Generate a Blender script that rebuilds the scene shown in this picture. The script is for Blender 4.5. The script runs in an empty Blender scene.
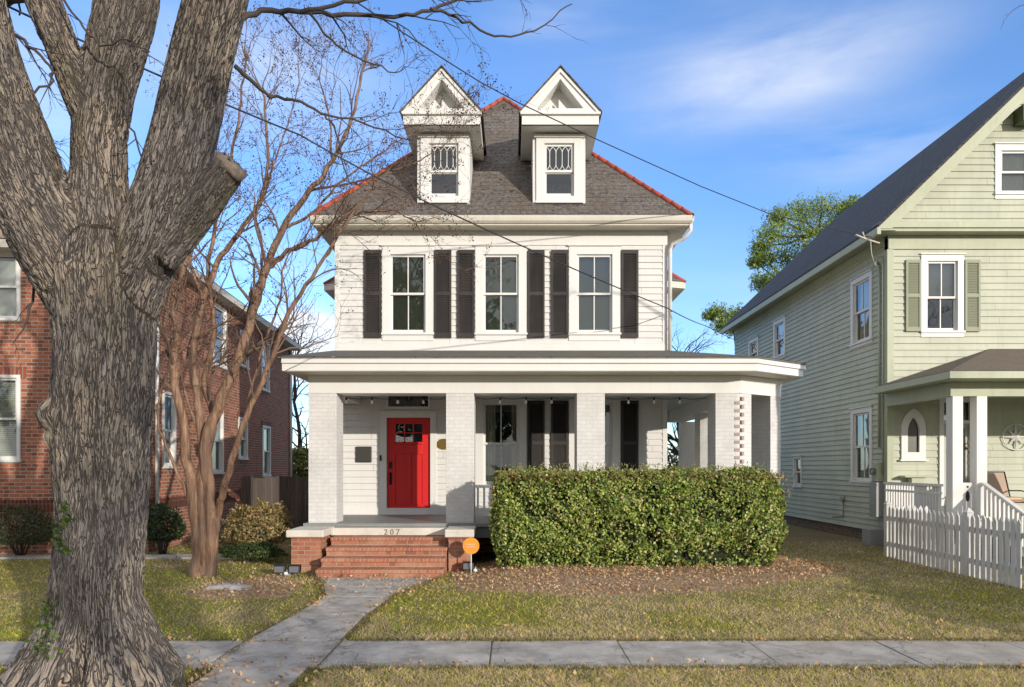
import bpy, math, random
import numpy as np
from mathutils import Vector, noise as mnoise
random.seed(7)
rng = np.random.default_rng(7)
SC = bpy.context.scene
COL = SC.collection
EYE = 1.75
HZ = 467.0
F = 683.0

def P(px, py, Y):
    """point of the place seen at a photo position, at distance Y from the camera"""
    return ((px - 512) / F * Y, Y, EYE + (HZ - py) / F * Y)

# ------------------------------------------------------------------ materials
MATS = {}
class NT:
    def __init__(s, name):
        s.m = bpy.data.materials.new(name); s.m.use_nodes = True
        s.t = s.m.node_tree; s.n = s.t.nodes; s.l = s.t.links
        s.b = s.n['Principled BSDF']; s.out = s.n['Material Output']
        s.tc = s.n.new('ShaderNodeTexCoord')
        MATS[name] = s.m
    def new(s, t, **kw):
        x = s.n.new('ShaderNode' + t)
        for k, v in kw.items():
            if k in x.inputs: 
                x.inputs[k].default_value = v
            else: setattr(x, k, v)
        return x
    def link(s, a, b): s.l.new(a, b)
    def mapping(s, src, scale=(1, 1, 1), loc=(0, 0, 0), rot=(0, 0, 0)):
        m = s.new('Mapping'); m.inputs['Scale'].default_value = scale
        m.inputs['Location'].default_value = loc; m.inputs['Rotation'].default_value = rot
        s.link(src, m.inputs['Vector']); return m.outputs[0]
    def noise(s, vec, scale, detail=4, rough=.6, dist=0):
        x = s.new('TexNoise'); x.inputs['Scale'].default_value = scale
        x.inputs['Detail'].default_value = detail; x.inputs['Roughness'].default_value = rough
        x.inputs['Distortion'].default_value = dist
        s.link(vec, x.inputs['Vector']); return x.outputs['Fac']
    def ramp(s, fac, stops):
        r = s.new('ValToRGB'); e = r.color_ramp.elements
        while len(e) < len(stops): e.new(.5)
        for i, (p, c) in enumerate(stops):
            e[i].position = p
            e[i].color = (c, c, c, 1) if not hasattr(c, '__len__') else (*c[:3], 1)
        s.link(fac, r.inputs[0]); return r.outputs[0]
    def mix(s, fac, a, b, mode='MIX'):
        x = s.new('Mix', data_type='RGBA', blend_type=mode)
        for i, v in ((0, fac), (6, a), (7, b)):
            if hasattr(v, 'is_linked') or hasattr(v, 'links'): s.link(v, x.inputs[i])
            else:
                x.inputs[i].default_value = v if i == 0 else (*v[:3], 1)
        return x.outputs[2]
    def math(s, op, a, b=0.0):
        x = s.new('Math', operation=op)
        for i, v in ((0, a), (1, b)):
            if hasattr(v, 'links'): s.link(v, x.inputs[i])
            else: x.inputs[i].default_value = v
        return x.outputs[0]
    def bump(s, h, strength=.3, dist=.01, prev=None):
        b = s.new('Bump'); b.inputs['Strength'].default_value = strength
        b.inputs['Distance'].default_value = dist
        s.link(h, b.inputs['Height'])
        if prev: s.link(prev, b.inputs['Normal'])
        return b.outputs[0]
    def fin(s, color, rough=.6, normal=None, metallic=0, spec=.4):
        b = s.b
        if hasattr(color, 'links'): s.link(color, b.inputs['Base Color'])
        else: b.inputs['Base Color'].default_value = (*color[:3], 1)
        if hasattr(rough, 'links'): s.link(rough, b.inputs['Roughness'])
        else: b.inputs['Roughness'].default_value = rough
        b.inputs['Metallic'].default_value = metallic
        b.inputs['Specular IOR Level'].default_value = spec
        if normal: s.link(normal, b.inputs['Normal'])
        return s.m

def mul(c, k): return tuple(x * k for x in c)

def paint(name, c, rough=.55, dirt=.12, dirtc=None, streak=True, spec=.35, bscale=60, bstr=.12):
    t = NT(name); o = t.tc.outputs['Object']
    n1 = t.noise(o, 1.3, 6, .65); n2 = t.noise(t.mapping(o, (9, 9, .9) if streak else (5, 5, 5)), 1.0, 5, .7)
    dc = dirtc or mul(c, .55)
    f = t.math('MULTIPLY', t.ramp(n1, [(.35, 0), (.75, 1)]), dirt * 1.5)
    c1 = t.mix(f, c, dc)
    f2 = t.math('MULTIPLY', t.ramp(n2, [(.5, 0), (.8, 1)]), dirt * 1.7)
    c2 = t.mix(f2, c1, dc)
    n3 = t.noise(o, bscale, 3, .6)
    return t.fin(c2, rough, t.bump(n3, bstr, .004), spec=spec)

def brick(name, ca, cb, cc, mortar, w=.215, h=.075, ms=.010, bump=.8, rough=.85, blot=None, off=.5, vertical=False, dist=.008):
    t = NT(name); uv = t.tc.outputs['UV']
    if vertical: uv = t.mapping(uv, (1, 1, 1), (0, 0, 0), (0, 0, math.pi / 2))
    nz = t.new('TexNoise'); nz.inputs['Scale'].default_value = 8; t.link(uv, nz.inputs['Vector'])
    ad = t.new('VectorMath', operation='MULTIPLY_ADD'); t.link(nz.outputs['Color'], ad.inputs[0])
    ad.inputs[1].default_value = (.006, .006, 0); t.link(uv, ad.inputs[2])
    b = t.new('TexBrick'); b.offset = off; t.link(ad.outputs[0], b.inputs['Vector'])
    b.inputs['Scale'].default_value = 1; b.inputs['Brick Width'].default_value = w
    b.inputs['Row Height'].default_value = h; b.inputs['Mortar Size'].default_value = ms
    b.inputs['Mortar Smooth'].default_value = .25; b.inputs['Bias'].default_value = 0
    b.inputs['Color1'].default_value = (*ca, 1); b.inputs['Color2'].default_value = (*cb, 1)
    b.inputs['Mortar'].default_value = (*mortar, 1)
    # random third colour per brick
    sn = t.new('VectorMath', operation='SNAP'); t.link(uv, sn.inputs[0]); sn.inputs[1].default_value = (w * .5, h, 1)
    wn = t.new('TexWhiteNoise', noise_dimensions='2D'); t.link(sn.outputs[0], wn.inputs['Vector'])
    f3 = t.ramp(wn.outputs['Value'], [(.66, 0), (.74, 1)])
    inv = t.math('SUBTRACT', 1.0, b.outputs['Fac'])
    cx = t.mix(t.math('MULTIPLY', t.math('MULTIPLY', f3, inv), .8), b.outputs['Color'], cc)
    n = t.noise(t.tc.outputs['Object'], 30, 5, .7)
    cx = t.mix(t.math('MULTIPLY', t.ramp(n, [(.3, 1), (.7, 0)]), .35), cx, mul(ca, .55))
    if blot:
        n4 = t.noise(t.tc.outputs['Object'], 2.2, 6, .7)
        cx = t.mix(t.math('MULTIPLY', t.ramp(n4, [(.45, 0), (.7, 1)]), .55), cx, blot)
    hgt = t.math('ADD', t.math('MULTIPLY', inv, 1.0), t.math('MULTIPLY', n, .4))
    return t.fin(cx, rough, t.bump(hgt, bump, dist), spec=.25)

def attr_mat(name, rough=.6, trans=.35, spec=.3, attr='Col'):
    t = NT(name); a = t.new('Attribute', attribute_name=attr)
    t.link(a.outputs['Color'], t.b.inputs['Base Color']); t.b.inputs['Roughness'].default_value = rough
    t.b.inputs['Specular IOR Level'].default_value = spec
    if trans:
        tr = t.new('BsdfTranslucent'); t.link(a.outputs['Color'], tr.inputs[0])
        mx = t.new('MixShader'); mx.inputs[0].default_value = trans
        t.link(t.b.outputs[0], mx.inputs[1]); t.link(tr.outputs[0], mx.inputs[2]); t.link(mx.outputs[0], t.out.inputs[0])
    return t.m

def simple(name, c, rough=.5, metallic=0, spec=.5): return NT(name).fin(c, rough, None, metallic, spec)

def glass_mat(name, tint=(.90, .95, .91)):
    t = NT(name)
    tr = t.new('BsdfTransparent'); tr.inputs[0].default_value = (*tint, 1)
    gl = t.new('BsdfGlossy'); gl.inputs['Roughness'].default_value = .015; gl.inputs[0].default_value = (.9, .95, 1, 1)
    fr = t.new('Fresnel'); fr.inputs[0].default_value = 1.6
    n = t.noise(t.tc.outputs['Object'], 1.6, 2, .5)
    bm = t.bump(n, .12, .05); t.link(bm, gl.inputs['Normal'])
    mx = t.new('MixShader'); f = t.math('ADD', t.math('MULTIPLY', fr.outputs[0], 1.2), .04); t.link(f, mx.inputs[0])
    t.link(tr.outputs[0], mx.inputs[1]); t.link(gl.outputs[0], mx.inputs[2]); t.link(mx.outputs[0], t.out.inputs[0])
    return t.m

WHITE = paint('white_paint', (.68, .67, .645), dirt=.14, dirtc=(.42, .41, .38))
TRIM = paint('white_trim', (.715, .71, .685), dirt=.11, dirtc=(.5, .47, .40), rough=.45)
SOFF = paint('soffit_paint', (.66, .62, .53), dirt=.2)
CREAM = paint('cream_trim', (.62, .585, .50), dirt=.25)
GREYP = paint('grey_porch_paint', (.22, .23, .24), dirt=.3, streak=False)
FLOORP = paint('porch_floor_paint', (.24, .25, .24), dirt=.35, streak=False)
CEILP = paint('porch_ceiling_paint', (.42, .47, .48), dirt=.1)
SHUT = paint('shutter_dark', (.028, .025, .024), dirt=.25, dirtc=(.09, .08, .07), rough=.5)
SHUTG = paint('shutter_green', (.27, .29, .20), dirt=.15)
GREEN = paint('sage_siding', (.485, .505, .39), dirt=.3, dirtc=(.27, .29, .23))
GREENT = paint('sage_trim', (.44, .47, .34), dirt=.25, dirtc=(.25, .28, .18))
REDD = paint('red_door_paint', (.62, .02, .02), rough=.42, dirt=.12, streak=False, bstr=.03)
BLACKM = simple('black_metal', (.015, .015, .016), .4, .6)
GREYM = paint('grey_metal', (.33, .34, .33), dirt=.2, rough=.45)
BRASS = simple('brass', (.45, .30, .10), .35, 1)
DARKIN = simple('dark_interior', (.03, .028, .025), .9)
GLASS = glass_mat('window_glass')
CURT = NT('curtain_cloth'); _w = CURT.new('TexWave'); _w.inputs['Scale'].default_value = 5; _w.inputs['Distortion'].default_value = 1.5
CURT.link(CURT.tc.outputs['UV'], _w.inputs['Vector'])
CURT = CURT.fin((.62, .58, .47), .9, CURT.bump(_w.outputs['Fac'], .6, .03))
BLIND = paint('blind_vinyl', (.52, .55, .42), dirt=.05, streak=False)
BLINDW = paint('white_blind', (.74, .72, .67), dirt=.05, streak=False)
BULBG = simple('bulb_glass', (.85, .85, .8), .15)
REDRIDGE = paint('red_ridge_tile', (.42, .085, .05), dirt=.4, streak=False)
BRICKL = brick('brick_neighbour', (.47, .16, .085), (.37, .115, .065), (.16, .07, .055), (.40, .34, .27), w=.22, h=.076, ms=.012)
BRICKLV = brick('brick_soldier', (.34, .09, .05), (.26, .07, .045), (.10, .045, .04), (.30, .25, .20), w=.5, h=.076, ms=.012, vertical=True, off=0)
BRICKS = brick('brick_steps', (.44, .17, .095), (.35, .125, .075), (.24, .09, .065), (.40, .27, .20), w=.21, h=.072, ms=.010, blot=(.52, .33, .22))
BRICKSV = brick('brick_step_rowlock', (.42, .165, .09), (.35, .125, .075), (.26, .10, .07), (.40, .28, .20), w=.6, h=.068, ms=.009, vertical=True, off=0, blot=(.5, .30, .2))
PBRICK = brick('painted_brick', (.69, .68, .66), (.67, .66, .64), (.64, .63, .615), (.57, .56, .545), w=.205, h=.07, ms=.006, bump=.45, dist=.005, blot=(.47, .45, .43))
STONE = paint('cast_stone', (.66, .62, .55), dirt=.35, dirtc=(.30, .28, .24), streak=False, rough=.8, bscale=25, bstr=.5)
MORTR = paint('grey_mortar', (.30, .28, .26), dirt=.3, streak=False, rough=.9)

def slate(name, c1, c2, cc, w=.28, h=.13, mossc=None):
    t = NT(name); uv = t.tc.outputs['UV']
    b = t.new('TexBrick'); t.link(uv, b.inputs['Vector']); b.inputs['Scale'].default_value = 1
    b.inputs['Brick Width'].default_value = w; b.inputs['Row Height'].default_value = h
    b.inputs['Mortar Size'].default_value = .006; b.inputs['Color1'].default_value = (*c1, 1)
    b.inputs['Color2'].default_value = (*c2, 1); b.inputs['Mortar'].default_value = (*mul(c1, .3), 1)
    sep = t.new('SeparateXYZ'); t.link(uv, sep.inputs[0])
    fr = t.math('FRACT', t.math('DIVIDE', sep.outputs[1], h))
    n = t.noise(t.tc.outputs['Object'], 14, 6, .75); n2 = t.noise(t.tc.outputs['Object'], 1.2, 5, .7)
    cx = t.mix(t.ramp(n, [(.42, 0), (.62, 1)]), b.outputs['Color'], cc)
    cx = t.mix(t.math('MULTIPLY', t.ramp(n2, [(.4, 0), (.7, 1)]), .6), cx, mossc or mul(cc, .8))
    hh = t.math('ADD', t.math('MULTIPLY', t.math('SUBTRACT', 1.0, fr), 1.0), t.math('MULTIPLY', n, .3))
    hh = t.math('SUBTRACT', hh, t.math('MULTIPLY', b.outputs['Fac'], .8))
    return t.fin(cx, .8, t.bump(hh, .9, .02), spec=.3)
SLATE = slate('slate_roof', w=.34, h=.17, c1=(.045, .047, .05), c2=(.105, .10, .098), cc=(.20, .175, .15), mossc=(.12, .085, .06))
SHDARK = slate('dark_shingle', (.014, .016, .021), (.042, .044, .052), (.075, .075, .078), w=.33, h=.14)
SHBROWN = slate('brown_shingle', (.13, .10, .08), (.17, .13, .10), (.20, .16, .12), w=.33, h=.14)
SHGREY = slate('grey_shingle', (.10, .095, .08), (.14, .13, .11), (.17, .155, .12), w=.33, h=.14)
SHTAN = slate('tan_shingle', (.28, .19, .11), (.34, .24, .14), (.4, .3, .18), w=.33, h=.14)

def concrete(name, c):
    t = NT(name); o = t.tc.outputs['Object']
    n = t.noise(o, 3.0, 8, .72); n2 = t.noise(o, 90, 4, .7); n3 = t.noise(o, .7, 3, .6)
    cx = t.mix(t.ramp(n, [(.36, 0), (.64, 1)]), mul(c, .55), mul(c, 1.15))
    cx = t.mix(t.math('MULTIPLY', t.ramp(n2, [(.35, 1), (.6, 0)]), .45), cx, mul(c, .5))
    cx = t.mix(t.math('MULTIPLY', t.ramp(n3, [(.45, 0), (.65, 1)]), .4), cx, (c[0] * .75, c[1] * .68, c[2] * .58))
    v = t.new('TexVoronoi', feature='DISTANCE_TO_EDGE'); v.inputs['Scale'].default_value = .8
    nz = t.new('TexNoise'); nz.inputs['Scale'].default_value = 2.5; nz.inputs['Detail'].default_value = 6; t.link(o, nz.inputs['Vector'])
    ad = t.new('VectorMath', operation='MULTIPLY_ADD'); t.link(nz.outputs['Color'], ad.inputs[0]); ad.inputs[1].default_value = (.9, .9, 0); t.link(o, ad.inputs[2])
    t.link(ad.outputs[0], v.inputs['Vector'])
    cr = t.ramp(v.outputs['Distance'], [(.0, 1), (.010, 0)])
    cx = t.mix(t.math('MULTIPLY', cr, .7), cx, mul(c, .25))
    return t.fin(cx, .85, t.bump(t.math('ADD', n2, n), .35, .006), spec=.25)
CONC = concrete('sidewalk_concrete', (.47, .445, .41))
ASPH = concrete('asphalt', (.06, .06, .062))

def ground_mat():
    t = NT('lawn_soil'); o = t.tc.outputs['Object']
    n = t.noise(o, .55, 5, .65, .5); n2 = t.noise(o, 12, 6, .75); n3 = t.noise(o, 70, 4, .7)
    c = t.mix(t.ramp(n, [(.4, 0), (.62, 1)]), (.36, .27, .18), (.20, .20, .07))
    c = t.mix(t.ramp(n2, [(.38, 0), (.68, 1)]), c, (.33, .26, .16))
    c = t.mix(t.math('MULTIPLY', t.ramp(n3, [(.4, 1), (.6, 0)]), .6), c, (.05, .045, .02))
    return t.fin(c, .95, t.bump(t.math('ADD', n2, n3), .8, .03), spec=.1)
SOIL = ground_mat()
def mulch_mat():
    t = NT('mulch_ground'); o = t.tc.outputs['Object']
    n = t.noise(o, 9, 7, .8); n2 = t.noise(o, 60, 4, .8)
    c = t.mix(t.ramp(n, [(.35, 0), (.65, 1)]), (.38, .25, .165), (.60, .45, .31))
    c = t.mix(t.math('MULTIPLY', t.ramp(n2, [(.4, 1), (.6, 0)]), .6), c, (.05, .025, .015))
    return t.fin(c, .95, t.bump(t.math('ADD', n, n2), .9, .03), spec=.1)
MULCH = mulch_mat()

def bark_mat(name, dark, mid, light, scale, attr=True, moss=None, bs=1.0):
    t = NT(name)
    src = t.new('Attribute', attribute_name='bark').outputs['Vector'] if attr else t.tc.outputs['UV']
    m = t.mapping(src, scale)
    nz = t.new('TexNoise'); nz.inputs['Scale'].default_value = 1.0; nz.inputs['Detail'].default_value = 4; t.link(m, nz.inputs['Vector'])
    ad = t.new('VectorMath', operation='MULTIPLY_ADD'); t.link(nz.outputs['Color'], ad.inputs[0]); ad.inputs[1].default_value = (.9, .9, 1.4); t.link(m, ad.inputs[2])
    v = t.new('TexVoronoi', feature='DISTANCE_TO_EDGE'); v.inputs['Scale'].default_value = 1; t.link(ad.outputs[0], v.inputs['Vector'])
    d = v.outputs['Distance']
    fine = t.noise(t.mapping(src, (scale[0] * 3.5, scale[1] * 3.5, scale[2] * 3.5)), 1, 5, .8)
    big = t.noise(t.tc.outputs['Object'], 1.1, 5, .65)
    def ridged(sc, w_):
        r = t.noise(t.mapping(src, sc), 1, 2, .5, .6); a = t.math('ABSOLUTE', t.math('SUBTRACT', r, .5)); return t.ramp(a, [(0, 0), (w_, 1)])
    rg = t.math('MULTIPLY', ridged((scale[0] * .62, scale[1] * .62, scale[2] * .55), .075), ridged((scale[0] * .9, scale[1] * .9, scale[2] * 1.2), .05))
    rg = t.math('MULTIPLY', rg, t.math('ADD', t.math('MULTIPLY', t.ramp(d, [(0, 0), (.22, 1)]), .45), .55))
    h = t.math('ADD', rg, t.math('MULTIPLY', fine, .6))
    c = t.mix(t.ramp(h, [(.25, 0), (.9, 1)]), dark, mid)
    c = t.mix(t.math('MULTIPLY', t.ramp(big, [(.42, 0), (.62, 1)]), t.ramp(h, [(.5, 0), (1.2, 1)])), c, light)
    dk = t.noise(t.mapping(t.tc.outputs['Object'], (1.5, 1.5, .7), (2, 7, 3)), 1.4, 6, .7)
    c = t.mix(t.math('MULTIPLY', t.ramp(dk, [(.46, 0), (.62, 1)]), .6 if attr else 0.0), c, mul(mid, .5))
    if moss:
        b2 = t.noise(t.mapping(t.tc.outputs['Object'], (1, 1, .5), (4, 2, 1)), 1.7, 5, .7)
        c = t.mix(t.math('MULTIPLY', t.ramp(b2, [(.55, 0), (.68, 1)]), .6), c, moss)
    return t.fin(c, .9, t.bump(h, 1.0, .035 * bs), spec=.15)
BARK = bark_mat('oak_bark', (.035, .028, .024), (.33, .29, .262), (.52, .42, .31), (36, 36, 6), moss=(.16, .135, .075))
TWIG = simple('dark_twig_bark', (.075, .06, .055), .85, 0, .2)
CUTW = NT('cut_wood'); CUTW = CUTW.fin(CUTW.ramp(CUTW.noise(CUTW.tc.outputs['Object'], 9, 6, .8), [(.3, (.06, .05, .045)), (.7, (.25, .20, .16))]), .9)
def crape_mat():
    t = NT('crape_bark'); o = t.tc.outputs['Object']
    n = t.noise(t.mapping(o, (16, 16, 1.3)), 1, 5, .7, .5); n2 = t.noise(o, 3, 4, .7)
    c = t.ramp(n, [(.32, (.055, .035, .024)), (.47, (.18, .10, .062)), (.66, (.35, .225, .145))])
    c = t.mix(t.math('MULTIPLY', t.ramp(n2, [(.45, 0), (.7, 1)]), .6), c, (.16, .11, .085))
    return t.fin(c, .65, t.bump(n, .6, .02), spec=.3)
CRAPE = crape_mat()
CRTWIG = simple('crape_twig_bark', (.17, .115, .085), .8, 0, .2)
POD = simple('seed_pod_brown', (.10, .055, .04), .8)
LEAF = attr_mat('leaf_faces', .42, .28, .45)
GRASSM = attr_mat('grass_blades', .7, .45, .15)
LITTER = attr_mat('dry_leaf_faces', .8, .2, .15)
def wood_mat():
    t = NT('weathered_fence_wood'); o = t.tc.outputs['Object']
    n = t.noise(t.mapping(o, (14, 14, 1.0)), 1, 6, .75); n2 = t.noise(t.mapping(o, (6.5, 6.5, .2)), 1, 2)
    c = t.ramp(n, [(.3, (.035, .028, .024)), (.7, (.13, .105, .09))])
    c = t.mix(t.math('MULTIPLY', t.ramp(n2, [(.4, 0), (.7, 1)]), .6), c, (.14, .12, .105))
    return t.fin(c, .9, t.bump(n, .5, .01))
FWOOD = wood_mat()

# ------------------------------------------------------------------ mesh builder
class Fr:
    """local frame: u along the wall, n outward, z up"""
    def __init__(s, ox, oy, dx=1, dy=0):
        L = math.hypot(dx, dy); s.ox, s.oy, s.dx, s.dy = ox, oy, dx / L, dy / L
    def __call__(s, u, n, z):
        return (s.ox + s.dx * u + s.dy * n, s.oy + s.dy * u - s.dx * n, z)
W0 = Fr(0, 0)
class MB:
    def __init__(s): s.v = []; s.f = []; s.mi = []; s.cur = 0; s.sm = []; s.smooth = False
    def face(s, pts):
        i = len(s.v); s.v.extend([tuple(p) for p in pts]); s.f.append(list(range(i, i + len(pts)))); s.mi.append(s.cur); s.sm.append(s.smooth)
    def hexa(s, b, t):
        """b, t: four bottom and four top points counter-clockwise from above"""
        i = len(s.v); s.v.extend([tuple(p) for p in b] + [tuple(p) for p in t])
        for q in ((3, 2, 1, 0), (4, 5, 6, 7), (0, 1, 5, 4), (1, 2, 6, 5), (2, 3, 7, 6), (3, 0, 4, 7)):
            s.f.append([i + k for k in q]); s.mi.append(s.cur); s.sm.append(False)
    def box(s, x0, x1, y0, y1, z0, z1):
        s.hexa([(x0, y0, z0), (x1, y0, z0), (x1, y1, z0), (x0, y1, z0)], [(x0, y0, z1), (x1, y0, z1), (x1, y1, z1), (x0, y1, z1)])
    def fbox(s, T, u0, u1, n0, n1, z0, z1):
        s.hexa([T(u0, n1, z0), T(u1, n1, z0), T(u1, n0, z0), T(u0, n0, z0)], [T(u0, n1, z1), T(u1, n1, z1), T(u1, n0, z1), T(u0, n0, z1)])
    def prism(s, poly, z0, z1, dz=None):
        """vertical prism over plan polygon (ccw)"""
        n = len(poly); a = [(x, y, z0) for x, y in poly]; b = [(x, y, z1) for x, y in poly]
        s.face(a[::-1]); s.face(b)
        for i in range(n): j = (i + 1) % n; s.face([a[i], a[j], b[j], b[i]])
    def extr(s, pts, d):
        """extrude a planar polygon by vector d (capped)"""
        a = [tuple(p) for p in pts]; b = [(p[0] + d[0], p[1] + d[1], p[2] + d[2]) for p in a]
        s.face(a); s.face(b[::-1]); n = len(a)
        for i in range(n): j = (i + 1) % n; s.face([a[j], a[i], b[i], b[j]])
    def tube(s, pts, rad, sides=6, cap=True):
        pts = [Vector(p) for p in pts]
        if not hasattr(rad, '__len__'): rad = [rad] * len(pts)
        i0 = len(s.v); up = Vector((.31, .2, .93)).normalized(); prev = None
        for k, p in enumerate(pts):
            d = (pts[min(k + 1, len(pts) - 1)] - pts[max(k - 1, 0)]).normalized()
            if prev is None:
                a = d.cross(up)
                if a.length < .05: a = d.cross(Vector((1, 0, 0)))
                a.normalize()
            else: a = (prev - d * prev.dot(d)).normalized()
            prev = a; b = d.cross(a)
            for q in range(sides):
                an = 2 * math.pi * q / sides
                s.v.append(tuple(p + (a * math.cos(an) + b * math.sin(an)) * rad[k]))
        for k in range(len(pts) - 1):
            for q in range(sides):
                q2 = (q + 1) % sides
                s.f.append([i0 + k * sides + q, i0 + k * sides + q2, i0 + (k + 1) * sides + q2, i0 + (k + 1) * sides + q]); s.mi.append(s.cur); s.sm.append(True)
        if cap:
            s.f.append([i0 + q for q in range(sides)][::-1]); s.mi.append(s.cur); s.sm.append(False)
            s.f.append([i0 + (len(pts) - 1) * sides + q for q in range(sides)]); s.mi.append(s.cur); s.sm.append(False)
    def lathe(s, c, prof, sides=12):
        i0 = len(s.v)
        for r, z in prof:
            for q in range(sides):
                an = 2 * math.pi * q / sides; s.v.append((c[0] + r * math.cos(an), c[1] + r * math.sin(an), c[2] + z))
        for k in range(len(prof) - 1):
            for q in range(sides):
                q2 = (q + 1) % sides
                s.f.append([i0 + k * sides + q, i0 + k * sides + q2, i0 + (k + 1) * sides + q2, i0 + (k + 1) * sides + q]); s.mi.append(s.cur); s.sm.append(True)
    def siding(s, T, u0, u1, z0, z1, e=.13, holes=(), lap=.021, urange=None):
        k = 0; z = z0; lap0 = lap
        while z < z1 - 1e-4:
            zt = min(z + e, z1); cuts = [z, zt]; lap = lap0 * random.uniform(.82, 1.15)
            brk = [u0 + random.uniform(.3, 3.2)]
            while brk[-1] < u1: brk.append(brk[-1] + random.uniform(1.6, 4.2))
            for h in holes:
                for q in (h[2], h[3]):
                    if z + .004 < q < zt - .004: cuts.append(q)
            cuts.sort()
            for a, b in zip(cuts[:-1], cuts[1:]):
                mid = (a + b) / 2; ra, rb = u0, u1
                if urange: ra, rb = urange(mid); 
                if rb - ra < .02: continue
                segs = [(ra, rb)]
                for h in holes:
                    if h[2] < mid < h[3]:
                        ns = []
                        for p, q in segs:
                            if h[1] <= p or h[0] >= q: ns.append((p, q)); continue
                            if h[0] > p: ns.append((p, h[0]))
                            if h[1] < q: ns.append((h[1], q))
                        segs = ns
                s2 = []
                for p, q in segs:
                    cp = [c_ for c_ in brk if p + .1 < c_ < q - .1]
                    for c_ in cp: s2.append((p, c_ - .002)); p = c_ + .002
                    s2.append((p, q))
                segs = s2
                oa = lap * (1 - (a - z) / e) + .001; ob = lap * (1 - (b - z) / e) + .001
                for p, q in segs:
                    s.face([T(p, oa, a), T(q, oa, a), T(q, ob, b), T(p, ob, b)])
                    if abs(a - z) < 1e-6: s.face([T(p, 0, a), T(q, 0, a), T(q, oa, a), T(p, oa, a)])
            z = zt; k += 1
    def build(s, name, mat, parent=None, label=None, bevel=0):
        base = Vector((0, 0, 0)); p = parent
        while p is not None: base += p.location; p = p.parent
        me = bpy.data.meshes.new(name)
        V = np.array(s.v, dtype=np.float64) if s.v else np.zeros((0, 3))
        me.from_pydata([tuple(x) for x in (V - np.array(base))], [], s.f)
        mats = mat if isinstance(mat, (list, tuple)) else [mat]
        for m in mats: me.materials.append(m)
        me.polygons.foreach_set('material_index', s.mi); me.polygons.foreach_set('use_smooth', s.sm)
        me.update()
        uvl = me.uv_layers.new(name='UVMap'); data = np.zeros(len(me.loops) * 2)
        for poly in me.polygons:
            n = poly.normal; hz = math.hypot(n.x, n.y)
            if hz < .5:
                for li in poly.loop_indices:
                    c = V[me.loops[li].vertex_index]; data[2 * li] = c[0]; data[2 * li + 1] = c[1]
            else:
                tx, ty = -n.y / hz, n.x / hz
                for li in poly.loop_indices:
                    c = V[me.loops[li].vertex_index]; data[2 * li] = c[0] * tx + c[1] * ty; data[2 * li + 1] = c[2] / hz
        uvl.data.foreach_set('uv', data)
        o = bpy.data.objects.new(name, me); COL.objects.link(o)
        if parent: o.parent = parent
        if label: o['label'] = label
        if bevel:
            b = o.modifiers.new('b', 'BEVEL'); b.width = bevel; b.segments = 2; b.limit_method = 'ANGLE'
        return o
def thing(name, label, cat, loc=(0, 0, 0), group=None):
    o = bpy.data.objects.new(name, None); COL.objects.link(o); o.location = loc; o.empty_display_size = .2
    o['label'] = label; o['category'] = cat
    if group: o['group'] = group
    return o
def tag(o, label=None, cat=None, group=None, kind=None):
    if label: o['label'] = label
    if cat: o['category'] = cat
    if group: o['group'] = group
    if kind: o['kind'] = kind
    return o
def dup(o, dx=0, dy=0, dz=0, parent=None):
    c = o.copy(); COL.objects.link(c)
    if parent is not None: c.parent = parent
    c.location = (o.location.x + dx, o.location.y + dy, o.location.z + dz)
    for ch in list(o.children):
        d = ch.copy(); COL.objects.link(d); d.parent = c
        for g in list(ch.children):
            e = g.copy(); COL.objects.link(e); e.parent = d
    return c

def npmesh(name, verts, nper, mat, cols=None, parent=None, smooth=False):
    """verts (N*nper,3): N loose polygons of nper corners"""
    N = len(verts) // nper; me = bpy.data.meshes.new(name)
    me.vertices.add(len(verts)); me.loops.add(len(verts)); me.polygons.add(N)
    base = np.zeros(3); p = parent
    while p is not None: base += np.array(p.location); p = p.parent
    me.vertices.foreach_set('co', (verts - base).astype(np.float32).ravel())
    me.loops.foreach_set('vertex_index', np.arange(len(verts), dtype=np.int32))
    me.polygons.foreach_set('loop_start', np.arange(0, len(verts), nper, dtype=np.int32))
    me.polygons.foreach_set('loop_total', np.full(N, nper, dtype=np.int32))
    me.update(calc_edges=True); me.materials.append(mat)
    if cols is not None:
        a = me.color_attributes.new('Col', 'FLOAT_COLOR', 'POINT')
        c = np.ones((len(verts), 4), dtype=np.float32); c[:, :3] = np.repeat(cols, nper, axis=0)
        a.data.foreach_set('color', c.ravel())
    o = bpy.data.objects.new(name, me); COL.objects.link(o)
    if parent: o.parent = parent
    return o

def vnoise(x, y, seed=0):
    """smooth value noise, numpy"""
    xi = np.floor(x).astype(int); yi = np.floor(y).astype(int); fx = x - xi; fy = y - yi
    def h(a, b):
        n = (a * 374761393 + b * 668265263 + seed * 974711) & 0x7fffffff
        n = ((n ^ (n >> 13)) * 1274126177) & 0x7fffffff
        return ((n ^ (n >> 16)) & 0xffff) / 65535.0
    sx = fx * fx * (3 - 2 * fx); sy = fy * fy * (3 - 2 * fy)
    return (h(xi, yi) * (1 - sx) + h(xi + 1, yi) * sx) * (1 - sy) + (h(xi, yi + 1) * (1 - sx) + h(xi + 1, yi + 1) * sx) * sy
def fnoise(x, y, seed=0): return (vnoise(x, y, seed) * .55 + vnoise(x * 2.1, y * 2.1, seed + 1) * .28 + vnoise(x * 4.3, y * 4.3, seed + 2) * .17)

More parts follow.
